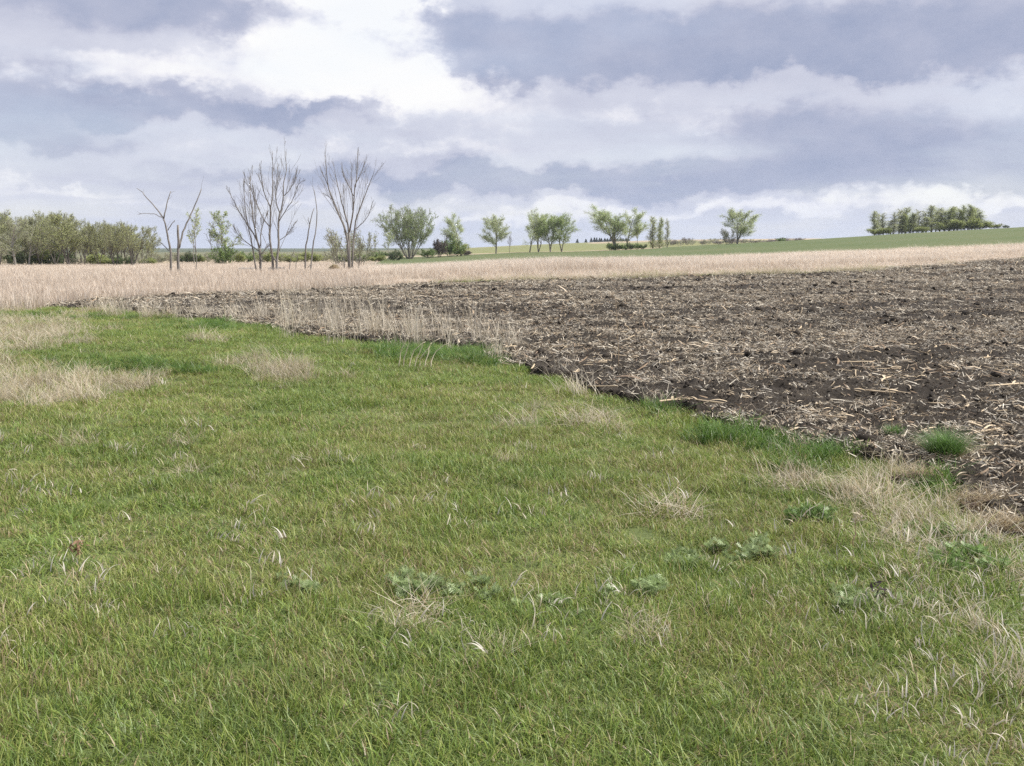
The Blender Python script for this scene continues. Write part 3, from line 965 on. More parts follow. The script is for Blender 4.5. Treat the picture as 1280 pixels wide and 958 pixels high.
# ------------------------------------------------------------------ trees
class Grow:
    def __init__(s, seed): s.rg = np.random.default_rng(seed); s.br = []
    def branch(s, p, d, L, r, lvl, spec, r_end=.25):
        rg = s.rg; sp = spec[lvl]
        n = max(3, int(round(sp.get('seg', 5))))
        pts = [np.array(p, float)]; d = np.array(d, float) / np.linalg.norm(d)
        for k in range(n):
            d = d + rg.normal(0, sp.get('wig', .12), 3) + np.array([0, 0, sp.get('up', .08)])
            d /= np.linalg.norm(d)
            pts.append(pts[-1] + d * L / n)
        pts = np.array(pts)
        s.br.append((lvl, pts, r * np.linspace(1, r_end, n + 1)))
        s.kids(pts, r * np.linspace(1, r_end, n + 1), L, lvl, spec)
    def kids(s, pts, rad, L, lvl, spec):
        if lvl + 1 >= len(spec): return
        rg = s.rg; ch = spec[lvl + 1]; n = len(pts) - 1
        k = ch['n'] if isinstance(ch['n'], int) else rg.integers(ch['n'][0], ch['n'][1] + 1)
        for j in range(k):
            t = ch.get('t0', .3) + (1 - ch.get('t0', .3)) * (j + rg.random()) / k
            f = min(t * n, n - .001); i = int(f); q = f - i
            pos = pts[i] * (1 - q) + pts[i + 1] * q
            tan = pts[i + 1] - pts[i]; tan /= np.linalg.norm(tan) + 1e-9
            perp = np.cross(tan, rg.normal(size=3)); perp /= np.linalg.norm(perp) + 1e-9
            ang = math.radians(rg.uniform(*ch.get('ang', (30, 50))))
            d = tan * math.cos(ang) + perp * math.sin(ang)
            rr = rad[i] * ch.get('rr', .55)
            s.branch(pos, d, L * ch.get('ratio', .5) * (1.15 - ch.get('fall', .55) * t) * rg.uniform(.7, 1.25), max(rr, ch.get('rmin', .004)), lvl + 1, spec)
    def wood(s, name, mat, rmin=.0, lv=None):
        ac = Acc()
        for lvl, P, R in s.br:
            if lv is not None and lvl not in lv: continue
            tube(ac, P, np.maximum(R, rmin), [7, 5, 4, 3, 3][min(lvl, 4)])
        return ac.mesh(name, mat, True)
    def leaves(s, name, n, size, pal, jit=.12, minlvl=2, mat=None, zmin=None):
        rg = s.rg
        src = [P for lvl, P, R in s.br if lvl >= minlvl]
        ln = np.array([np.linalg.norm(P[-1] - P[0]) for P in src]); ln = ln / ln.sum()
        pick = rg.choice(len(src), n, p=ln)
        t = rg.random(n) ** .8
        C = np.zeros((n, 3))
        for i in range(n):
            P = src[pick[i]]; f = min(t[i] * (len(P) - 1), len(P) - 1.001); k = int(f); q = f - k
            C[i] = P[k] * (1 - q) + P[k + 1] * q
        C += rg.normal(0, jit, (n, 3))
        if zmin is not None: C[:, 2] = np.maximum(C[:, 2], zmin + .3 * rg.random(n))
        a = rg.normal(size=(n, 3)); a /= np.linalg.norm(a, axis=1)[:, None]
        b = np.cross(a, rg.normal(size=(n, 3))); b /= np.linalg.norm(b, axis=1)[:, None]
        sz = rg.uniform(size[0], size[1], (n, 1)) * .5
        V = np.stack([C - a * sz, C + b * sz * .65, C + a * sz, C - b * sz * .65], 1).reshape(-1, 3)
        pc = np.array(pal)[rg.integers(0, len(pal), n)] * rg.uniform(.7, 1.3, (n, 1))
        Q = np.arange(n * 4).reshape(-1, 4)
        return mesh_np(name, V, Q, None, np.repeat(pc, 4, 0), mat or M_LEAF)


PALE_LEAF = [(0.436, 0.5, 0.242), (0.532, 0.596, 0.321), (0.354, 0.436, 0.178), (0.644, 0.676, 0.45)]
MID_LEAF = [(0.317, 0.429, 0.139), (0.409, 0.522, 0.186), (0.243, 0.336, 0.112)]
OLIVE_LEAF = [(0.382, 0.425, 0.168), (0.471, 0.493, 0.224), (0.292, 0.324, 0.135), (0.538, 0.561, 0.292)]
DARK_LEAF = [(0.09, 0.132, 0.042), (0.12, 0.168, 0.06), (0.066, 0.096, 0.036)]
SHRUB_LEAF = [(0.179, 0.269, 0.075), (0.239, 0.329, 0.105), (0.128, 0.194, 0.06)]
GREY_LEAF = [(0.373, 0.392, 0.235), (0.47, 0.491, 0.314), (0.295, 0.304, 0.177)]
RED_LEAF = [(0.115, 0.086, 0.081), (0.149, 0.115, 0.103), (0.092, 0.075, 0.063)]
NEEDLE = [(.022, .04, .02), (.03, .055, .028)]

KINDS = {}


def kind(name, seed, H, W, stems, spec, leaf_n, leaf_size, pal, bark, jit=.12, minlvl=2, spread=.1, r0=.14, lenk=1.0, rmin=.018, base_r=.0, zmin=None):
    """a tree form: trunk mesh and crown mesh, H tall and W wide"""
    g = Grow(seed)
    for k in range(stems):
        a = 2 * math.pi * (k + g.rg.random()) / stems
        sp = spread * g.rg.uniform(.5, 1.3)
        d = np.array([math.cos(a) * sp, math.sin(a) * sp, 1.0])
        L = H * lenk * g.rg.uniform(.8, 1.0) if stems > 1 else H * lenk
        g.branch((math.cos(a) * base_r, math.sin(a) * base_r, -.15), d, L, r0 * g.rg.uniform(.8, 1.1), 0, spec)
    tr = g.wood(name + '_trunk', bark, rmin)
    cr = g.leaves(name + '_crown', leaf_n, leaf_size, pal, jit, minlvl, zmin=zmin) if leaf_n else None
    co = np.concatenate([P for _, P, _ in g.br])
    KINDS[name] = (tr, cr, float(np.percentile(co[:, 2], 99.8)) + jit, float(np.percentile(np.hypot(co[:, 0], co[:, 1]), 86)) * .9)


COT = [dict(seg=8, wig=.07, up=.03), dict(n=14, t0=.2, ratio=.46, ang=(35, 65), up=.07, wig=.12, seg=6, fall=.6, rr=.5),
       dict(n=7, t0=.2, ratio=.42, ang=(25, 55), up=.10, wig=.16, seg=4, rr=.5, rmin=.012), dict(n=4, t0=.2, ratio=.5, ang=(25, 60), up=.06, wig=.2, seg=3, rmin=.008)]
VASE = [dict(seg=7, wig=.09, up=.05), dict(n=9, t0=.25, ratio=.5, ang=(20, 45), up=.12, wig=.14, seg=5, fall=.5, rr=.55),
        dict(n=6, t0=.2, ratio=.45, ang=(25, 50), up=.10, wig=.16, seg=4, rr=.5, rmin=.012), dict(n=4, t0=.2, ratio=.5, ang=(25, 60), up=.05, wig=.2, seg=3, rmin=.008)]
POP = [dict(seg=9, wig=.012, up=.05), dict(n=44, t0=.0, ratio=.17, ang=(18, 36), up=.22, wig=.1, seg=4, fall=.6, rr=.4),
       dict(n=4, t0=.2, ratio=.45, ang=(25, 45), up=.15, wig=.15, seg=3, rr=.5, rmin=.008)]
SHR = [dict(seg=5, wig=.12, up=.04), dict(n=6, t0=.2, ratio=.5, ang=(25, 55), up=.08, wig=.15, seg=4, rr=.5), dict(n=5, t0=.2, ratio=.5, ang=(30, 60), up=.05, wig=.2, seg=3, rmin=.006)]
THIN = [dict(seg=8, wig=.05, up=.05), dict(n=9, t0=.35, ratio=.33, ang=(25, 45), up=.15, wig=.12, seg=4, fall=.6, rr=.45), dict(n=5, t0=.2, ratio=.5, ang=(25, 55), up=.08, wig=.18, seg=3, rmin=.008)]
BARE = [dict(seg=7, wig=.08, up=.05), dict(n=8, t0=.3, ratio=.45, ang=(20, 45), up=.15, wig=.12, seg=5, rr=.5), dict(n=5, t0=.2, ratio=.5, ang=(20, 45), up=.1, wig=.15, seg=4, rmin=.01)]

kind('cottonwood_a', 1, 9, 3, 1, COT, 10962, (0.074, 0.156), PALE_LEAF, M_BARK, .20, 1, .05, .17, .85)
kind('cottonwood_b', 32, 9, 3, 2, COT, 12136, (0.074, 0.156), PALE_LEAF, M_BARK, .20, 1, .12, .14, .85)
kind('cottonwood_c', 3, 9, 3, 3, VASE, 13311, (0.074, 0.156), PALE_LEAF + MID_LEAF, M_BARK, .20, 1, .20, .12, .9)
kind('cottonwood_d', 14, 9, 3, 2, COT, 13702, (0.074, 0.156), MID_LEAF + PALE_LEAF[:2], M_BARK, .20, 1, .16, .13, .88)
kind('willow', 24, 9, 4, 13, VASE, 20000, (.11, .20), [(.31, .39, .17), (.37, .45, .21), (.25, .32, .12)], M_BARK, .16, 1, .50, .10, .92, base_r=.35)
kind('wood_a', 5, 9, 3, 2, COT, 6670, (0.082, 0.172), OLIVE_LEAF, M_DARKBARK, .16, 2, .2, .15, .88)
kind('wood_b', 6, 9, 3, 3, VASE, 7250, (0.082, 0.172), OLIVE_LEAF + GREY_LEAF, M_DARKBARK, .16, 2, .32, .13, .9)
kind('wood_c', 7, 9, 3, 1, COT, 5510, (0.082, 0.172), GREY_LEAF, M_PALEBARK, .16, 2, .06, .17, .85)
kind('wood_d', 8, 9, 3, 3, VASE, 4785, (0.082, 0.172), OLIVE_LEAF, M_DARKBARK, .16, 2, .45, .15, .9)
kind('poplar_a', 9, 8, 1, 1, POP, 3770, (0.074, 0.148), [(.46, .50, .27), (.52, .55, .32), (.38, .42, .20)], M_BARK, .16, 1, .03, .07, 1)
kind('poplar_b', 10, 8, 1, 1, POP, 2465, (0.074, 0.148), [(.46, .49, .29), (.52, .54, .34)], M_BARK, .16, 1, .04, .06, 1)
kind('poplar_c', 15, 8, 1, 1, POP, 4640, (0.074, 0.148), [(.43, .47, .22), (.36, .41, .17)], M_BARK, .18, 1, .04, .06, 1)
kind('shrub_green', 11, 2.4, 1.2, 9, SHR, 3600, (.10, .2), SHRUB_LEAF, M_DARKBARK, .12, 1, .55, .03, 1, base_r=.2, zmin=.05)
kind('shrub_dark', 12, 2.4, 1.2, 9, SHR, 3600, (.10, .2), DARK_LEAF, M_DARKBARK, .12, 1, .6, .03, 1, base_r=.25, zmin=.05)
kind('shrub_grey', 13, 3.2, 1.8, 8, SHR, 1800, (.08, .17), GREY_LEAF, M_BARK, .12, 1, .6, .035, 1, base_r=.2)
kind('shrub_red', 16, 2.4, 1.0, 10, SHR, 3000, (.09, .18), RED_LEAF, M_DARKBARK, .10, 1, .4, .03, 1, base_r=.15, zmin=.05)
kind('shrub_bare', 21, 2.4, 1.0, 10, SHR, 1500, (.08, .15), [(.26, .22, .20), (.31, .27, .25), (.22, .19, .17)], M_BARK, .10, 1, .4, .03, 1, base_r=.15, zmin=.05)
kind('shrub_olive', 17, 2.8, 1.6, 9, SHR, 4200, (.12, .22), [(.32, .36, .13), (.38, .42, .17), (.27, .31, .10)], M_DARKBARK, .15, 1, .6, .03, 1, base_r=.3, zmin=.05)
kind('thin_tree', 18, 7, 1.2, 1, THIN, 900, (.1, .2), PALE_LEAF, M_BARK, .1, 1, .04, .07, .95)
kind('bare_sapling', 19, 5, 1.2, 2, BARE, 0, (.1, .2), PALE_LEAF, M_DEAD, .1, 1, .2, .05, .95)
kind('young_tree', 20, 7, 1.6, 1, COT, 2300, (.1, .22), PALE_LEAF + MID_LEAF, M_BARK, .12, 2, .04, .10, .85)


def tree(nm, kd, u, vtop, hw, Y, label, cat, group=None, rz=None, parts=('trunk', 'crown'), lean=None):
    tr, cr, H, W = KINDS[kd]
    x = (u - 640) / F * Y / math.cos(PITCH) * 1.0
    x = at(u, V0 + 10, Y)[0]
    z = float(tz(x, Y))
    top = at(u, vtop, Y)[2]
    sz = (top - z) / H
    sw = hw * (1.18 if kd.startswith('cotton') else 1.0) / F * Y / W
    rg = random.Random(int(u * 131 + Y * 7))
    o = empty(nm, (x, Y, z), label, cat, group, rg.uniform(0, 6.28) if rz is None else rz, (sw, sw, sz))
    if lean: o.rotation_euler = (lean[0], lean[1], o.rotation_euler[2])
    obj(parts[0], tr, o)
    if cr: obj(parts[1], cr, o)
    return o


# left wood
rw = random.Random(5)
u = -150
i = 0
tops = [(-160, 262), (0, 262), (10, 272), (30, 270), (60, 265), (80, 265), (100, 270), (115, 278), (130, 274), (150, 274), (170, 275), (185, 288), (200, 300)]
while u < 184:
    vt = np.interp(u, [t[0] for t in tops], [t[1] for t in tops]) + rw.uniform(-3, 5)
    kd = rw.choice(['wood_a', 'wood_b', 'wood_c', 'wood_a', 'wood_b']) if u < 100 else rw.choice(['wood_d', 'wood_a', 'wood_d', 'wood_b'])
    back = i % 2
    lab = ('pale barked tree of the dense wood edging the straw meadow' if kd == 'wood_c' else
           'dark spreading tree with open limbs in the wood edging the straw meadow' if kd == 'wood_d' else
           'leafing olive green tree of the dense wood edging the straw meadow')
    tree('woodland_tree', kd, u, vt, rw.uniform(13, 20), 148 + back * 16 + rw.uniform(-4, 4), lab, 'tree', {'wood_c': 'pale barked trees', 'wood_d': 'dark spreading trees'}.get(kd, 'leafing olive trees') + ' of the wood')
    u += rw.uniform(7, 11) if u < 105 else rw.uniform(9, 12)
    i += 1
for k in range(26):
    u = -150 + k * 13.4 + rw.uniform(-3, 3)
    tree('woodland_tree', ('wood_a', 'wood_b')[k % 2], u, np.interp(u, [t[0] for t in tops], [t[1] for t in tops]) + rw.uniform(1, 8), rw.uniform(13, 17), 184 + rw.uniform(-5, 5), 'leafing olive green tree of the dense wood edging the straw meadow', 'tree', 'leafing olive trees of the wood')
for k in range(26):
    u = -140 + k * 13 + rw.uniform(-4, 4)
    kd = rw.choice(['shrub_dark', 'shrub_olive', 'shrub_grey', 'shrub_olive'])
    lab = {'shrub_dark': 'low dark green', 'shrub_olive': 'low olive green', 'shrub_grey': 'thin grey green'}[kd] + ' shrub under the trees of the wood'
    tree('undergrowth_shrub', kd, u, (311 if u < 85 else 319) + rw.uniform(-8, 3), rw.uniform(9, 14), 144 + rw.uniform(0, 24), lab, 'shrub', lab.replace('shrub', 'shrubs'), parts=('stems', 'foliage'))
# low belt of shrubs beyond the dead trees
for k in range(30):
    u = 192 + k * 9.6 + rw.uniform(-3, 3)
    kd = rw.choice(['shrub_dark', 'shrub_green', 'shrub_olive', 'shrub_olive', 'shrub_grey', 'shrub_grey'])
    lab = {'shrub_dark': 'low dark green', 'shrub_green': 'low fresh green', 'shrub_olive': 'low olive', 'shrub_grey': 'thin greyish'}[kd] + ' shrub in the far belt behind the bare trees'
    tree('belt_shrub', kd, u, 317 + rw.uniform(-4, 3), rw.uniform(8, 12), 190 + rw.uniform(0, 30), lab, 'shrub', lab.replace('shrub', 'shrubs'), parts=('stems', 'foliage'))

T = tree
T('young_tree', 'thin_tree', 243, 259, 9, 150, 'sparse young tree just leafing behind the grey broken snags', 'tree')
T('young_tree', 'young_tree', 278, 263, 13, 160, 'small pale green tree between the snags and the multi stemmed bare trees', 'tree')
T('bare_sapling', 'bare_sapling', 268, 276, 8, 160, 'leafless sapling beside the small pale green tree', 'tree')
T('leafing_shrub', 'shrub_green', 281, 305, 12, 155, 'rounded bright green shrub at the foot of the small pale tree', 'shrub', parts=('stems', 'foliage'))
T('leafing_shrub', 'shrub_grey', 424, 284, 20, 135, 'grey green shrub half hidden behind the fan shaped bare tree, its wider bush', 'shrub', parts=('stems', 'foliage'))
T('leafing_shrub', 'shrub_grey', 450, 287, 17, 140, 'grey green shrub with a narrower crown behind the fan shaped bare tree', 'shrub', parts=('stems', 'foliage'))
T('willow_tree', 'willow', 512, 256, 25, 222, 'broad rounded dense green tree with many stems from the ground', 'tree')
T('young_tree', 'thin_tree', 486, 287, 8, 215, 'small leaning thin tree beside the broad rounded tree', 'tree', lean=(0, -.18))
T('leafing_shrub', 'shrub_dark', 493, 311, 9, 205, 'low dark green shrub at the foot of the broad rounded tree', 'shrub', parts=('stems', 'foliage'))
T('leafing_shrub', 'shrub_green', 474, 313, 9, 205, 'low fresh green shrub near the small leaning tree', 'shrub', parts=('stems', 'foliage'))
T('leafing_shrub', 'shrub_green', 536, 310, 9, 225, 'low light green shrub between the broad rounded tree and the dark purple bush', 'shrub', parts=('stems', 'foliage'))
T('purple_shrub', 'shrub_red', 549, 298, 7, 228, 'compact dark purple brown bush', 'shrub', parts=('stems', 'foliage'))
T('leafing_shrub', 'shrub_green', 563, 297, 12, 232, 'green shrub beside the dark purple bush', 'shrub', parts=('stems', 'foliage'))
T('leafing_shrub', 'shrub_olive', 573, 300, 9, 233, 'olive shrub under the airy single trunk tree', 'shrub', parts=('stems', 'foliage'))
T('bare_sapling', 'bare_sapling', 559, 288, 5, 234, 'thin leafless sapling rising from the green shrub', 'tree')
T('cottonwood_tree', 'cottonwood_a', 577, 266, 14, 236, 'airy pale leafing tree on one straight trunk above a low shrub', 'tree')
T('leafing_shrub', 'shrub_red', 583, 313, 7, 236, 'low brown bush at the trunk of the airy tree', 'shrub', parts=('stems', 'foliage'))
T('cottonwood_tree', 'cottonwood_b', 620, 267, 12, 246, 'pale leafing tree standing alone between the airy tree and the close grove', 'tree')
T('bare_sapling', 'bare_sapling', 637, 290, 4, 246, 'small leafless sapling between the lone pale tree and the close grove', 'tree')
T('cottonwood_tree', 'cottonwood_a', 662, 265, 13, 248, 'outer pale tree of the close grove, on the side of the lone pale tree', 'tree')
T('cottonwood_tree', 'cottonwood_c', 673, 260, 11, 250, 'tallest tree of the close grove', 'tree')
T('cottonwood_tree', 'cottonwood_d', 688, 266, 12, 249, 'denser green tree in the middle of the close grove', 'tree')
T('cottonwood_tree', 'cottonwood_d', 702, 268, 12, 248, 'outer green tree of the close grove, on the crop hill side', 'tree')
T('cottonwood_tree', 'cottonwood_c', 769, 257, 21, 252, 'wide vase shaped pale tree above a row of green bushes', 'tree')
T('cottonwood_tree', 'cottonwood_a', 782, 259, 15, 250, 'single trunk pale tree overlapping the wide vase shaped tree', 'tree')
T('thin_tree', 'thin_tree', 798, 278, 6, 254, 'thin small tree beside the bushes of the vase shaped tree', 'tree')
for k, u in enumerate((763, 770, 779, 787, 796, 803)):
    kd = ('shrub_green', 'shrub_dark')[k % 2]
    T('row_shrub', kd, u, 303 + (k % 3), 5.5, 247, ('low bright green bush', 'low dark green bush')[k % 2] + ' in the row under the wide vase shaped tree', 'shrub', ('bright', 'dark')[k % 2] + ' bushes under the vase shaped tree', parts=('stems', 'foliage'))
T('poplar_tree', 'poplar_a', 816, 270, 4, 254, 'upright pale poplar nearest the row of bushes, in the pair of narrow trees', 'tree')
T('poplar_tree', 'poplar_c', 824, 271, 3.6, 256, 'upright grey green poplar in the middle of the narrow trees', 'tree')
T('poplar_tree', 'poplar_b', 834, 273, 3, 254, 'thinnest upright poplar at the end of the narrow trees', 'tree')
T('leafing_shrub', 'shrub_grey', 822, 303, 9, 252, 'thin grey shrub at the feet of the narrow trees', 'shrub', parts=('stems', 'foliage'))
T('cottonwood_tree', 'cottonwood_b', 921, 260, 15, 252, 'lone leaning tree with a low side limb at the edge of the crop hill', 'tree', lean=(0, .10))
T('leafing_shrub', 'shrub_grey', 909, 285, 11, 253, 'grey green side bush against the lone leaning tree', 'shrub', parts=('stems', 'foliage'))
# poplar row on the hill
PO = [(1092, 264.5, 'a'), (1103, 265.5, 'b'), (1112, 273, 'b'), (1115, 265.5, 'b'), (1122.5, 260, 'b'), (1130, 260, 'a'), (1136, 266, 'c'), (1144.6, 260, 'b'),
      (1152, 264, 'b'), (1156, 270, 'a'), (1163, 257.5, 'a'), (1173, 259, 'a'), (1184, 257, 'c'), (1191, 258, 'a'), (1199.5, 255, 'c'), (1208, 256, 'c'), (1213, 260, 'a'), (1217, 258, 'a'), (1195, 261, 'c'), (1179, 262, 'a'), (1168, 263, 'b'), (1140, 265, 'b'), (1126, 265, 'c'), (1097, 268, 'b'), (1223, 263, 'c')]
for k, (u, vt, t) in enumerate(PO):
    lab = {'a': 'slender pale green poplar in the row on the crop hill', 'b': 'sparse thin poplar in the row on the crop hill', 'c': 'denser olive poplar in the row on the crop hill'}[t]
    T('poplar_tree', 'poplar_' + t, u, vt + ((k * 37) % 5 - 2) * .7, 4.0 + ((k * 53) % 7) * .28, 292 + (k % 3) * 5, lab, 'tree', lab.replace('poplar', 'poplars'))
for (u, vt, hw, kd, lab) in ((1097, 284, 9, 'shrub_olive', 'low olive bush under the first thin poplars of the hill row'), (1108, 283, 5, 'shrub_olive', 'small olive bush between the first thin poplars of the hill row'),
                             (1148, 282, 9, 'shrub_olive', 'low olive bush midway along the hill poplars'), (1190, 274, 12, 'shrub_olive', 'big olive bush beneath the dense end of the hill poplars'),
                             (1208, 271, 14, 'shrub_olive', 'largest olive bush beneath the dense end of the hill poplars'), (1222, 274, 10, 'shrub_olive', 'olive bush closing the dense end of the hill poplars'),
                             (1238, 279, 7, 'shrub_olive', 'small olive bush just past the hill poplars'), (1246, 279, 5, 'shrub_grey', 'small grey bush past the hill poplars'), (1255, 281, 3.5, 'shrub_dark', 'tiny dark bush alone on the hill crest')):
    T('hill_shrub', kd, u, vt, hw, 290, lab, 'shrub', parts=('stems', 'foliage'))
# far hedge and small shrubs behind the crop hill
for k in range(26):
    u = 842 + k * 8.5 + rw.uniform(-3, 3)
    if 1005 < u: break
    kd = rw.choice(['shrub_bare', 'shrub_grey', 'shrub_bare'])
    lab = {'shrub_bare': 'leafless brown bush', 'shrub_grey': 'greyish bush'}[kd] + ' in the far hedge behind the crop hill'
    T('hedge_shrub', kd, u, 299 + rw.uniform(-3, 2) - (4 if 970 < u < 1000 else 0) * rw.random(), rw.uniform(5, 8), 400 + rw.uniform(0, 60), lab, 'shrub', lab.replace('bush', 'bushes'), parts=('stems', 'foliage'))
T('hedge_shrub', 'shrub_green', 976, 297, 5, 330, 'rounded green bush just behind the crop hill crest', 'shrub', parts=('stems', 'foliage'))


# conifers on the far ridge
def conifer_mesh():
    rg = np.random.default_rng(3)
    g = Grow(3)
    g.br.append((0, np.array([[0, 0, -.3], [0, 0, 3], [0, 0, 6.]]), np.array([.16, .1, .02])))
    for k in range(46):
        t = .08 + .9 * k / 46; a = k * 2.4
        L = 1.9 * (1 - t) + .15
        g.br.append((1, np.array([[0, 0, 6 * t], [math.cos(a) * L * .5, math.sin(a) * L * .5, 6 * t - .05], [math.cos(a) * L, math.sin(a) * L, 6 * t - .25]]), np.array([.03, .02, .01])))
    return g.wood('conifer_trunk', M_DARKBARK), g.leaves('conifer_crown', 1800, (.25, .5), NEEDLE, .15, 1)


ct, cc = conifer_mesh()
KINDS['conifer'] = (ct, cc, 6.1, 2.0)
for k in range(17):
    u = 722 + (0 if k == 0 else 11 if k == 1 else 17 + (k - 2) * 3.3) + rw.uniform(-.8, .8)
    T('conifer_tree', 'conifer', u, 298.5 - (0 if k < 2 else 1.4 * rw.random() + .6), rw.uniform(2.2, 3.2), 985 + rw.uniform(-20, 20), 'small dark conifer in the row on the far pale ridge', 'tree', 'conifers on the far ridge')


# ------------------------------------------------------------------ dead trees in the meadow, limbs traced at their own distance
def z2(x, y): return (280 + x / 5.32, 170 + y / 5.32)
def z5(x, y): return (170 + x / 5.32, 180 + y / 5.32)
TWIG = [dict(seg=6), dict(n=(9, 11), t0=.15, ratio=.50, ang=(9, 24), up=.07, wig=.05, seg=6, fall=.98, rr=.42, rmin=.009), dict(n=4, t0=.2, ratio=.45, ang=(12, 28), up=.06, wig=.07, seg=4, rr=.5, rmin=.006)]
STUB = [dict(seg=6), dict(n=(1, 2), t0=.6, ratio=.22, ang=(25, 50), up=.05, wig=.14, seg=4, fall=.3, rr=.4, rmin=.010)]


def dead(nm, f, Y, seed, limbs, label, spec=TWIG, mat=M_DEAD):
    """limbs: (points in the zoomed crop, start radius, end radius, side of depth)"""
    rg = np.random.default_rng(seed)
    b = f(*limbs[0][0][0])
    x0 = at(b[0], b[1], Y)[0]; z0 = float(tz(x0, Y))
    root = empty(nm, (x0, Y, z0), label, 'dead tree')
    g = Grow(seed)
    done = []
    for k, (pts, r0, r1, main) in enumerate(limbs):
        n = len(pts)
        slope = rg.uniform(-.28, .28) if k else .05
        # a limb that starts on another one starts at that limb's depth
        P = []
        yb = 0.0
        if main == 0 and done:
            q = np.array(f(*pts[0])); best = None
            for (uv, dp) in done:
                d = np.hypot(*(uv - q).T); j = int(d.argmin())
                if best is None or d[j] < best[0]: best = (d[j], dp[j])
            yb = best[1]
        elif k: yb = rg.uniform(-.25, .25)
        uvs, dps, run = [], [], 0.0
        for j, p in enumerate(pts):
            uu, vv = f(*p)
            if j: run += math.hypot(uu - uvs[-1][0], vv - uvs[-1][1]) / F * Y
            dd = yb + slope * run
            w = at(uu, vv, Y + dd)
            P.append(w - np.array([x0, Y, z0])); uvs.append((uu, vv)); dps.append(dd)
        P = np.array(P)
        if main: P[0][2] = min(P[0][2], -.15)
        # densify
        t = np.linspace(0, n - 1, (n - 1) * 3 + 1)
        Pd = np.stack([np.interp(t, range(n), P[:, c]) for c in range(3)], -1)
        sm = Pd.copy(); sm[1:-1] = (Pd[:-2] + 2 * Pd[1:-1] + Pd[2:]) / 4; Pd = sm
        Pd[1:-1] += rg.normal(0, .012, Pd[1:-1].shape)
        R = np.linspace(r0 * .82, r1 * .75, len(Pd))
        ud = np.stack([np.interp(t, range(n), np.array(uvs)[:, c]) for c in range(2)], -1)
        done.append((ud, np.interp(t, range(n), dps)))
        ac = Acc(); tube(ac, Pd, R, 7, cap=True)
        lm = obj('trunk' if main else 'limb', ac.mesh(nm + '_limb', mat, True), root)
        L = float(np.linalg.norm(np.diff(Pd, axis=0), axis=1).sum())
        gg = Grow(seed * 31 + k)
        gg.kids(Pd, R * .6, L, 0, spec)
        if gg.br:
            obj('twigs', gg.wood(nm + '_twigs', mat, .006), lm)
    return root


dead('dead_tree', z5, 66, 101, [
    ([(235, 885), (230, 720), (212, 600), (185, 500)], .10, .055, 1), ([(185, 500), (130, 420), (80, 370), (40, 320), (5, 295)], .05, .018, 0),
    ([(185, 495), (205, 400), (230, 315)], .05, .028, 0), ([(172, 488), (120, 465), (60, 462), (15, 468)], .03, .012, 0),
    ([(212, 575), (235, 535), (260, 510)], .04, .022, 0), ([(218, 712), (190, 680), (155, 650)], .035, .022, 0)],
    'grey dead snag with a forked crown and a long thin side limb', STUB)
dead('dead_tree', z5, 66.4, 102, [
    ([(281, 880), (281, 700), (279, 540)], .115, .085, 1), ([(288, 690), (310, 590), (350, 500), (390, 410), (435, 300)], .075, .035, 0)],
    'snapped off dead trunk with one long limb leaning outward', STUB)
dead('dead_tree', z5, 67, 103, [
    ([(390, 870), (405, 790), (395, 700), (378, 650), (350, 570)], .04, .02, 1), ([(400, 720), (392, 620), (390, 530)], .03, .014, 0)],
    'thin forked dead stem beside the snapped trunk', STUB)
dead('bare_tree', z2, 68, 104, [
    ([(245, 915), (242, 830), (238, 745)], .11, .09, 1), ([(238, 745), (205, 665), (150, 580), (110, 520), (60, 430), (35, 370)], .06, .02, 0),
    ([(242, 735), (245, 640), (260, 590), (290, 500)], .045, .02, 0), ([(236, 745), (215, 680), (195, 560), (175, 400), (172, 300), (180, 240)], .06, .018, 0),
    ([(236, 740), (208, 640), (205, 520), (205, 440), (190, 330)], .05, .018, 0), ([(230, 765), (150, 710), (90, 650), (65, 600)], .04, .014, 0),
    ([(225, 915), (200, 800), (180, 680), (150, 560), (135, 400), (130, 280)], .07, .016, 1), ([(245, 790), (280, 745), (305, 725)], .04, .025, 0)],
    'leafless many stemmed tree spreading toward the grey snags')
dead('bare_tree', z2, 67, 105, [
    ([(327, 940), (325, 830), (305, 700), (310, 560), (310, 470), (325, 390), (325, 250), (320, 100)], .10, .018, 1),
    ([(350, 940), (350, 840), (365, 700), (360, 600), (370, 520), (395, 430), (395, 310), (415, 230), (405, 90)], .10, .018, 1),
    ([(350, 845), (325, 800), (312, 740)], .07, .06, 0), ([(310, 610), (250, 540), (215, 440), (180, 360), (165, 300)], .045, .015, 0),
    ([(308, 470), (270, 390), (250, 300), (245, 190)], .045, .014, 0), ([(370, 510), (340, 430), (350, 330), (355, 180)], .045, .014, 0),
    ([(365, 570), (420, 480), (460, 420), (490, 330), (520, 300)], .035, .012, 0), ([(362, 700), (420, 660), (480, 570)], .03, .012, 0),
    ([(396, 400), (440, 360), (480, 280), (485, 220)], .03, .012, 0), ([(303, 690), (300, 645)], .06, .05, 0)],
    'tallest leafless tree of the middle clump with two twisted trunks')
dead('bare_tree', z2, 68.5, 106, [
    ([(540, 930), (540, 760), (560, 660), (570, 580), (600, 480)], .075, .025, 1), ([(575, 915), (590, 730), (610, 650), (620, 500), (605, 400), (600, 360)], .06, .018, 1),
    ([(556, 880), (580, 850)], .03, .02, 0), ([(570, 590), (560, 560), (562, 545)], .03, .02, 0)],
    'pair of thin dead stems standing between the two bare crowns', STUB)
dead('bare_sapling', z2, 69, 107, [([(425, 905), (440, 820), (470, 760)], .04, .018, 1)], 'short bare dead shoot leaning near the two twisted trunks', STUB)
dead('bare_sapling', z2, 69.5, 108, [([(468, 905), (485, 830), (488, 790)], .03, .015, 1)], 'thinner short dead shoot beside the pair of thin stems', STUB)
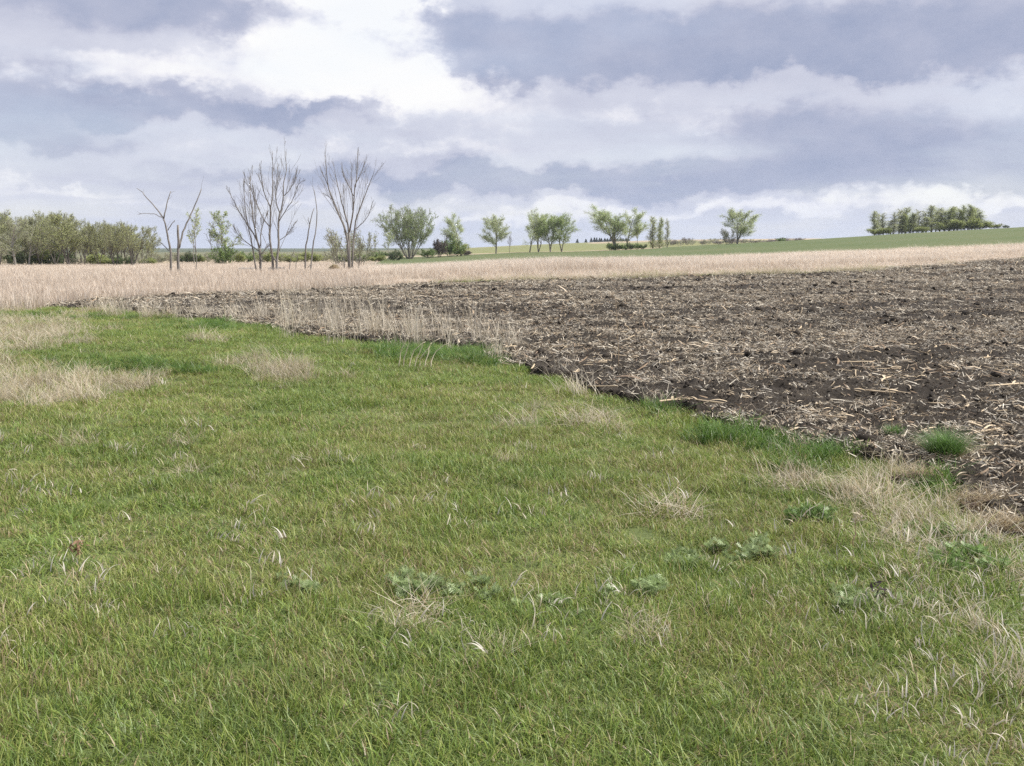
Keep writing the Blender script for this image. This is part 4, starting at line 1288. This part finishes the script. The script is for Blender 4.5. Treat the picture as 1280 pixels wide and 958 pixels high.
dead('bare_tree', z2, 95, 109, [
    ([(832, 865), (827, 720), (800, 600), (770, 540), (720, 420), (690, 330), (680, 230), (675, 130)], .15, .02, 1),
    ([(836, 865), (835, 640), (800, 500), (780, 430), (750, 300), (735, 230)], .12, .02, 1), ([(835, 640), (860, 500), (865, 400), (870, 330), (910, 250), (940, 170)], .09, .02, 0),
    ([(850, 865), (860, 720), (875, 560), (910, 470), (950, 360), (980, 290), (1000, 230)], .11, .02, 1), ([(862, 400), (830, 330), (795, 270), (785, 190)], .05, .018, 0),
    ([(875, 340), (885, 240), (890, 90)], .05, .018, 0), ([(797, 510), (800, 400), (795, 330)], .04, .018, 0), ([(875, 620), (920, 580), (950, 550), (980, 480), (985, 430)], .05, .018, 0),
    ([(692, 330), (660, 260), (640, 210)], .04, .016, 0), ([(722, 425), (690, 400), (660, 385)], .03, .015, 0), ([(858, 500), (850, 330), (850, 180)], .05, .016, 0),
    ([(805, 868), (795, 810)], .05, .03, 1), ([(890, 862), (905, 800)], .04, .025, 1)],
    'fan shaped leafless tree standing apart in the straw meadow')


# fallen wood
def fallen(nm, f, Y, pts, r, label, lift=.15):
    q = [f(*p) for p in pts]
    P = np.array([at(a, b, Y + .12 * j) for j, (a, b) in enumerate(q)])
    o = P[0].copy(); o[2] = float(tz(P[0][0], P[0][1]))
    ac = Acc()
    n = len(P); t = np.linspace(0, n - 1, (n - 1) * 4 + 1)
    Pd = np.stack([np.interp(t, range(n), P[:, c]) for c in range(3)], -1) - o
    Pd[:, 2] += np.random.default_rng(len(label)).normal(0, .01, len(Pd))
    if lift is not None: Pd[0, 2] = min(Pd[0, 2], -.03)
    tube(ac, Pd, np.linspace(r, r * .5, len(Pd)), 6, cap=True)
    return obj(nm, ac.mesh(nm, M_DEAD, True), None, label, 'branch', None, None, o)


fallen('fallen_branch', z5, 65.5, [(378, 905), (350, 870), (325, 835)], .045, 'thick fallen branch propped at the foot of the snags')
fallen('fallen_branch', z5, 65.3, [(385, 915), (365, 880), (335, 850)], .035, 'lower fallen branch lying along the thick one at the snags')
fallen('fallen_branch', z5, 65.6, [(207, 888), (192, 862)], .035, 'short broken branch stub on the outer side of the forked snag')


def log(nm, u0, u1, v, Y, r, label):
    rg = np.random.default_rng(int(u0))
    a, b = at(u0, v, Y)[0], at(u1, v, Y + 1.5)[0]
    t = np.linspace(0, 1, 14)
    x = a + (b - a) * t; y = Y + 1.5 * t
    z = tz(x, y) + .42 + rg.normal(0, .03, 14)
    z[0] = float(tz(x[0], y[0])) + .1; z[-1] = float(tz(x[-1], y[-1])) + .2
    o = np.array([x[0], y[0], float(tz(x[0], y[0]))])
    ac = Acc(); tube(ac, np.stack([x, y, z], -1) - o, np.linspace(r, r * .5, 14), 7, cap=True)
    obj(nm, ac.mesh(nm, M_DEAD, True), None, label, 'log', None, None, o)


log('fallen_log', 296, 322, 326, 92, .14, 'long dark fallen log on the straw meadow behind the many stemmed tree')
log('fallen_log', 335, 356, 326, 93, .12, 'shorter dark fallen log on the straw meadow behind the twisted trunks')


# straw mound by the fan shaped tree
def mound():
    p = np.array([at(418, 331, 88)[0], 88.0]); z = float(tz(p[0], p[1]))
    ac = Acc()
    rg = np.random.default_rng(9)
    th = np.linspace(0, 2 * math.pi, 22, endpoint=False); rr = np.linspace(1, 0.05, 8)
    V = []
    for r in rr:
        for a in th: V.append((math.cos(a) * r * .75, math.sin(a) * r * .6, (1 - r ** 2) * .75 + rg.normal(0, .02) - .05))
    n = 22
    Q = [[i * n + j, i * n + (j + 1) % n, (i + 1) * n + (j + 1) % n, (i + 1) * n + j] for i in range(7) for j in range(n)]
    ac.add(V, Q, None, (.30, .22, .13))
    k = 700
    q = rg.random(k) ** .5; a = rg.random(k) * 6.28
    bx, by = np.cos(a) * q * .75, np.sin(a) * q * .6
    s = Acc(); blades(s, rg, n=k, rad=1, h=(.08, .3), w=(.012, .025), lean=(.4, 1.4), droop=(.2, .9), palette=PAL_DRY, segs=3, base=(bx, by))
    V2 = np.concatenate(s.V); V2[:, 2] += np.repeat((1 - q ** 2) * .75 - .05, 7)
    ac.add(V2, np.concatenate(s.Q), np.concatenate(s.T), np.concatenate(s.C))
    obj('straw_mound', ac.mesh('straw_mound', M_DRY), None, 'low tan straw covered mound in the meadow beside the fan shaped bare tree', 'mound', None, None, (p[0], p[1], z))


mound()


# ------------------------------------------------------------------ foreground plants
def tussock(u, v, rad, hgt, n, label, pal=PAL_LUSH, nm='grass_tussock'):
    p = ground_hit(u, v); x, y = p[0], p[1]
    ins = in_field(np.array([x]), np.array([y]))[0]
    z = float(field_z(x, y)) if ins else p[2]
    root = empty(nm, (x, y, z - .015), label, 'grass tuft')
    rg = np.random.default_rng(int(u))
    # crown of roots and dead thatch, then the blades
    ac = Acc(); blades(ac, rg, n=n // 4, rad=rad * .75, h=(hgt * .2, hgt * .5), w=(.003, .006), lean=(.6, 1.4), droop=(.3, 1.0), palette=[(1, TAN2), (1, BROWN), (.6, TAN)], segs=3)
    obj('thatch', ac.mesh('thatch', M_DRY), root)
    q = rg.random(n) ** .5; a = rg.random(n) * 6.28
    ac = Acc()
    for k in range(3):
        lo, hi = [(0, .45), (.45, .75), (.75, 1.01)][k]
        m = (q >= lo) & (q < hi)
        hh = hgt * [1.0, .92, .72][k]
        s = Acc(); blades(s, rg, n=int(m.sum()), rad=rad, h=(hh * .65, hh), w=(.0025, .0045), lean=[(.0, .35), (.1, .6), (.3, .9)][k], droop=(.2, .8), palette=pal, segs=4, base=(np.cos(a[m]) * q[m] * rad * .55, np.sin(a[m]) * q[m] * rad * .55))
        ac.add(np.concatenate(s.V), np.concatenate(s.Q), np.concatenate(s.T), np.concatenate(s.C))
    obj('blades', ac.mesh('tussock_blades', M_GRASS), root)


PAL_TUS = [(4, (.11, .20, .05)), (3, (.14, .25, .06)), (2, (.08, .15, .045)), (1, (.19, .27, .10))]
tussock(1181, 584, .20, .34, 1200, 'dense rounded dark green grass tussock standing on the bare tilled soil', PAL_TUS)
tussock(1117, 556, .11, .17, 350, 'small fresh green grass tuft at the soil edge beneath a thin dry stalk', PAL_TUS)
tussock(1182, 622, .10, .20, 220, 'bright yellow green broad leaved grass tuft between the two root clods', [(3, (.14, .22, .03)), (2, (.17, .25, .05)), (1, (.10, .17, .03))])
tussock(1105, 640, .10, .2, 60, 'thin bleached grass sprig in the tan dead patch', PAL_DRY)


def wormwood(u, v, rad, hgt, n, label, pal):
    p = ground_hit(u, v)
    root = empty('wormwood_plant', (p[0], p[1], p[2] - .01), label, 'plant')
    rg = np.random.default_rng(int(u * 3 + v))
    st, lf = Acc(), Acc()
    cl_ = rg.normal(0, rad * .9, (6, 2))
    for c_ in cl_:                        # low runners joining the shoots
        tube(st, np.array([[0, 0, .004], [c_[0] * .5, c_[1] * .5, .008], [c_[0], c_[1], .004]]), [.004, .003, .003], 4, (.16, .15, .10))
    for k in range(int(n * .55)):
        r = rad * math.sqrt(rg.random()) * .45; a = rg.random() * 6.28
        b = np.array([math.cos(a) * r + cl_[k % 6][0], math.sin(a) * r + cl_[k % 6][1], 0])
        d = np.array([rg.normal(0, .35), rg.normal(0, .35), 1.0]); d /= np.linalg.norm(d)
        h = hgt * rg.uniform(.35, .75)
        P = np.array([b, b + d * h * .5, b + d * h])
        tube(st, P, [.0025, .002, .001], 4, (.18, .20, .12))
        m = 16
        t = rg.uniform(.25, 1.0, m)
        c = b + d * (h * t)[:, None]
        aa = rg.random(m) * 6.28
        o = np.stack([np.cos(aa), np.sin(aa), rg.uniform(.1, .9, m)], -1); o /= np.linalg.norm(o, axis=1)[:, None]
        L = rg.uniform(.025, .05, m)[:, None]
        col = np.array(pal)[rg.integers(0, len(pal), m)] * rg.uniform(.8, 1.2, (m, 1))
        sd = np.cross(o, rg.normal(size=(m, 3))); sd /= np.linalg.norm(sd, axis=1)[:, None]
        # each leaf: a thin midrib with three pairs of lobes
        for q, (s0, wl) in enumerate(((.35, .35), (.6, .42), (.85, .3))):
            for sg in (-1, 1):
                A = c + o * L * s0; B = A + (o * .7 + sd * sg) * L * wl
                W = o * L * .10
                V = np.stack([A - W, A + W, B], 1).reshape(-1, 3)
                lf.add(V, None, np.arange(m * 3).reshape(-1, 3), np.repeat(col, 3, 0))
        A = c; B = c + o * L * 1.1; W = sd * L * .07
        lf.add(np.stack([A - W, A + W, B], 1).reshape(-1, 3), None, np.arange(m * 3).reshape(-1, 3), np.repeat(col, 3, 0))
    obj('stems', st.mesh('wormwood_stems', M_GRASS), root)
    obj('foliage', lf.mesh('wormwood_leaves', M_GRASS), root)


SILV = [(.31, .39, .18), (.37, .45, .23), (.26, .34, .14)]
SILD = [(.19, .29, .09), (.23, .33, .12), (.15, .24, .07)]
wormwood(520, 738, .10, .13, 60, 'silvery green feathery plant clump in open grass, with a smaller one at its side', SILV)
wormwood(585, 742, .09, .11, 45, 'smaller silvery feathery plant beside the largest silvery clump', SILV)
wormwood(815, 742, .09, .12, 55, 'silvery green feathery plant clump in the mid green grass with another plant behind it', SILV)
wormwood(855, 705, .08, .10, 35, 'pale feathery plant just behind a silvery clump in the mid grass', SILV)
wormwood(372, 735, .09, .09, 34, 'low silvery plant standing by itself amid olive grass', SILV)
wormwood(940, 700, .09, .15, 50, 'upright grey green feathery plant beside dry stems', SILV)
wormwood(1000, 650, .10, .14, 50, 'feathery green plant in front of the tan dead grass patch', SILD)
wormwood(1070, 765, .13, .11, 60, 'wide low silvery plant with a dark dried flower head at its side', SILV)
wormwood(1208, 705, .13, .17, 80, 'dark blue green feathery plant among bleached curled grass', SILD)
wormwood(1180, 675, .12, .14, 50, 'fresh feathery green plant behind the dark blue green one', SILD)
wormwood(700, 757, .08, .07, 25, 'tiny pale feathery plant between the silvery clumps', SILV)


def dry_stalk(u, v, h, lean, label, head=None):
    p = ground_hit(u, v); x, y = p[0], p[1]
    ins = in_field(np.array([x]), np.array([y]))[0]
    z = float(field_z(x, y)) if ins else p[2]
    root = empty('dry_stalk', (x, y, z - .02), label, 'dry stalk')
    rg = np.random.default_rng(int(u * 5 + v))
    t = np.linspace(0, 1, 8)
    P = np.stack([lean * h * t ** 1.5, rg.normal(0, .02) * t, h * t], -1); P[1:] += rg.normal(0, .006, (7, 3))
    ac = Acc(); tube(ac, P, np.linspace(.0055, .002, 8), 5, (.40, .30, .19), cap=True)
    obj('stem', ac.mesh('stalk_stem', M_STRAW), root)
    ac = Acc()
    for k in range(5):
        q = P[rg.integers(3, 8)]; d = np.array([rg.normal(0, .5), rg.normal(0, .5), .8]); d /= np.linalg.norm(d)
        tube(ac, np.array([q, q + d * h * .06, q + d * h * rg.uniform(.1, .2)]), [.002, .0016, .001], 4, (.42, .33, .22))
    obj('side_twig', ac.mesh('stalk_twigs', M_STRAW), root)
    if head:
        g = Acc()
        for k in range(26):
            c = P[-1] + rg.normal(0, .018, 3); d = rg.normal(size=3) * .015
            e = np.cross(d, rg.normal(size=3)); e /= np.linalg.norm(e) + 1e-9
            g.add([c - d, c + e * .006, c + d, c - e * .006], [[0, 1, 2, 3]], None, head)
        obj('flower_head', g.mesh('stalk_head', M_STRAW), root)


dry_stalk(1114, 556, .62, -.16, 'thin upright dry stalk at the soil edge behind a small green tuft')
dry_stalk(773, 468, .95, -.05, 'tall thin branching dry stalk standing at the soil edge near fallen corn stalks')
dry_stalk(928, 447, .45, .15, 'lone dry stalk standing out in the dark tilled soil')
dry_stalk(1270, 505, .35, .2, 'short dry stalk on the soil beside a pale fallen corn stalk')
dry_stalk(1098, 762, .10, .1, 'dark dried flower head beside the wide low silvery plant', (.07, .05, .055))
dry_stalk(97, 702, .09, .1, 'small reddish dried flower head in the open grass', (.20, .12, .075))
dry_stalk(1065, 690, .22, .1, 'pale dried weed stalk standing in the mixed dry grass', (.6, .52, .40))
dry_stalk(940, 760, .12, .05, 'bleached white dried stalk near the wide low silvery plant')


def reed_bunch():
    p = ground_hit(512, 462)
    root = empty('reed_bunch', tuple(p), 'bunch of pale bent dead reeds standing in green grass at the soil edge', 'reeds')
    rg = np.random.default_rng(4)
    for k, (du, h, ln) in enumerate(((-14, .55, .35), (-8, .58, .25), (-1, .48, .45), (6, .52, .40), (12, .56, .55), (19, .42, .2), (26, .38, .6))):
        x = du / F * p[1]
        t = np.linspace(0, 1, 8)
        P = np.stack([x + ln * h * t ** 1.6, rg.normal(0, .08) * t, h * t * (1 - .15 * t ** 3) - .01], -1)
        P[2:] += np.cumsum(rg.normal(0, .012, (6, 3)), 0)
        ac = Acc(); tube(ac, P, np.linspace(.008, .003, 8), 5, np.array((.66, .58, .44)) * rg.uniform(.85, 1.15), cap=True)
        obj('reed', ac.mesh('reed', M_STRAW), root)


reed_bunch()


def root_clod(u, v, s, label):
    p = ground_hit(u, v)
    rg = np.random.default_rng(int(u))
    root = empty('root_clod', (p[0], p[1], p[2]), label, 'soil clod')
    m = clod_mesh('clod_body', rg, M_ROOTSOIL, 4)
    co = np.zeros(len(m.vertices) * 3, np.float32); m.vertices.foreach_get('co', co); co = co.reshape(-1, 3)
    co *= (1 + .45 * (fbm(co[:, 0] * 5 + co[:, 2] * 3, co[:, 1] * 5 - co[:, 2] * 4, int(u), 4, .65) - .5))[:, None]
    m.vertices.foreach_set('co', co.ravel())
    b = obj('clod', m, root); b.scale = s; b.location = (0, 0, s[2] * .35)
    n = 320
    a = rg.random(n) * 6.28; q = rg.random(n) ** .5
    ac = Acc(); blades(ac, rg, n=n, rad=.1, h=(.05, .16), w=(.002, .004), lean=(.4, 1.4), droop=(.4, 1.3), palette=[(2, TAN2), (2, TAN), (1, BROWN)], segs=4, base=(np.cos(a) * q * s[0] * .9, np.sin(a) * q * s[1] * .9))
    V = np.concatenate(ac.V); V[:, 2] += np.repeat(np.sqrt(np.maximum(1 - q * q * .8, 0)) * s[2] * .85, 9)
    ac.V = [V]
    obj('roots', ac.mesh('clod_roots', M_DRY), root)


root_clod(1150, 606, (.16, .10, .075), 'reddish brown overturned sod beside the tan dead grass')
root_clod(1222, 640, (.16, .13, .10), 'largest reddish brown root clod with trailing dead roots')
root_clod(1262, 668, (.14, .11, .07), 'lower brown root clod under tangled tan grass')


# ------------------------------------------------------------------ thin spring haze over the plain
def haze():
    m = bpy.data.materials.new('haze_air'); m.use_nodes = True
    nt = m.node_tree; nt.nodes.clear()
    out = nt.nodes.new('ShaderNodeOutputMaterial')
    v = nt.nodes.new('ShaderNodeVolumePrincipled')
    v.inputs['Color'].default_value = (.80, .87, 1.0, 1)
    v.inputs['Density'].default_value = .00013
    v.inputs['Anisotropy'].default_value = 0.2
    nt.links.new(v.outputs[0], out.inputs['Volume'])
    lo, hi, r = float(tz(np.linspace(-9000, 9000, 400)[:, None] + 0 * np.zeros((1, 400)), np.linspace(-9000, 9000, 400)[None, :] + 0 * np.zeros((400, 1))).min()) - 3, 36.0, 9400.0
    V = [(x, y, z) for x in (-r, r) for y in (-r, r) for z in (lo, hi)]
    Q = [(0, 1, 3, 2), (4, 6, 7, 5), (0, 4, 5, 1), (2, 3, 7, 6), (0, 2, 6, 4), (1, 5, 7, 3)]
    obj('haze', mesh_np('haze', V, Q, None, None, m), kind='stuff', label='thin pale haze over the open plain', cat='haze')
    print('haze', lo)


haze()
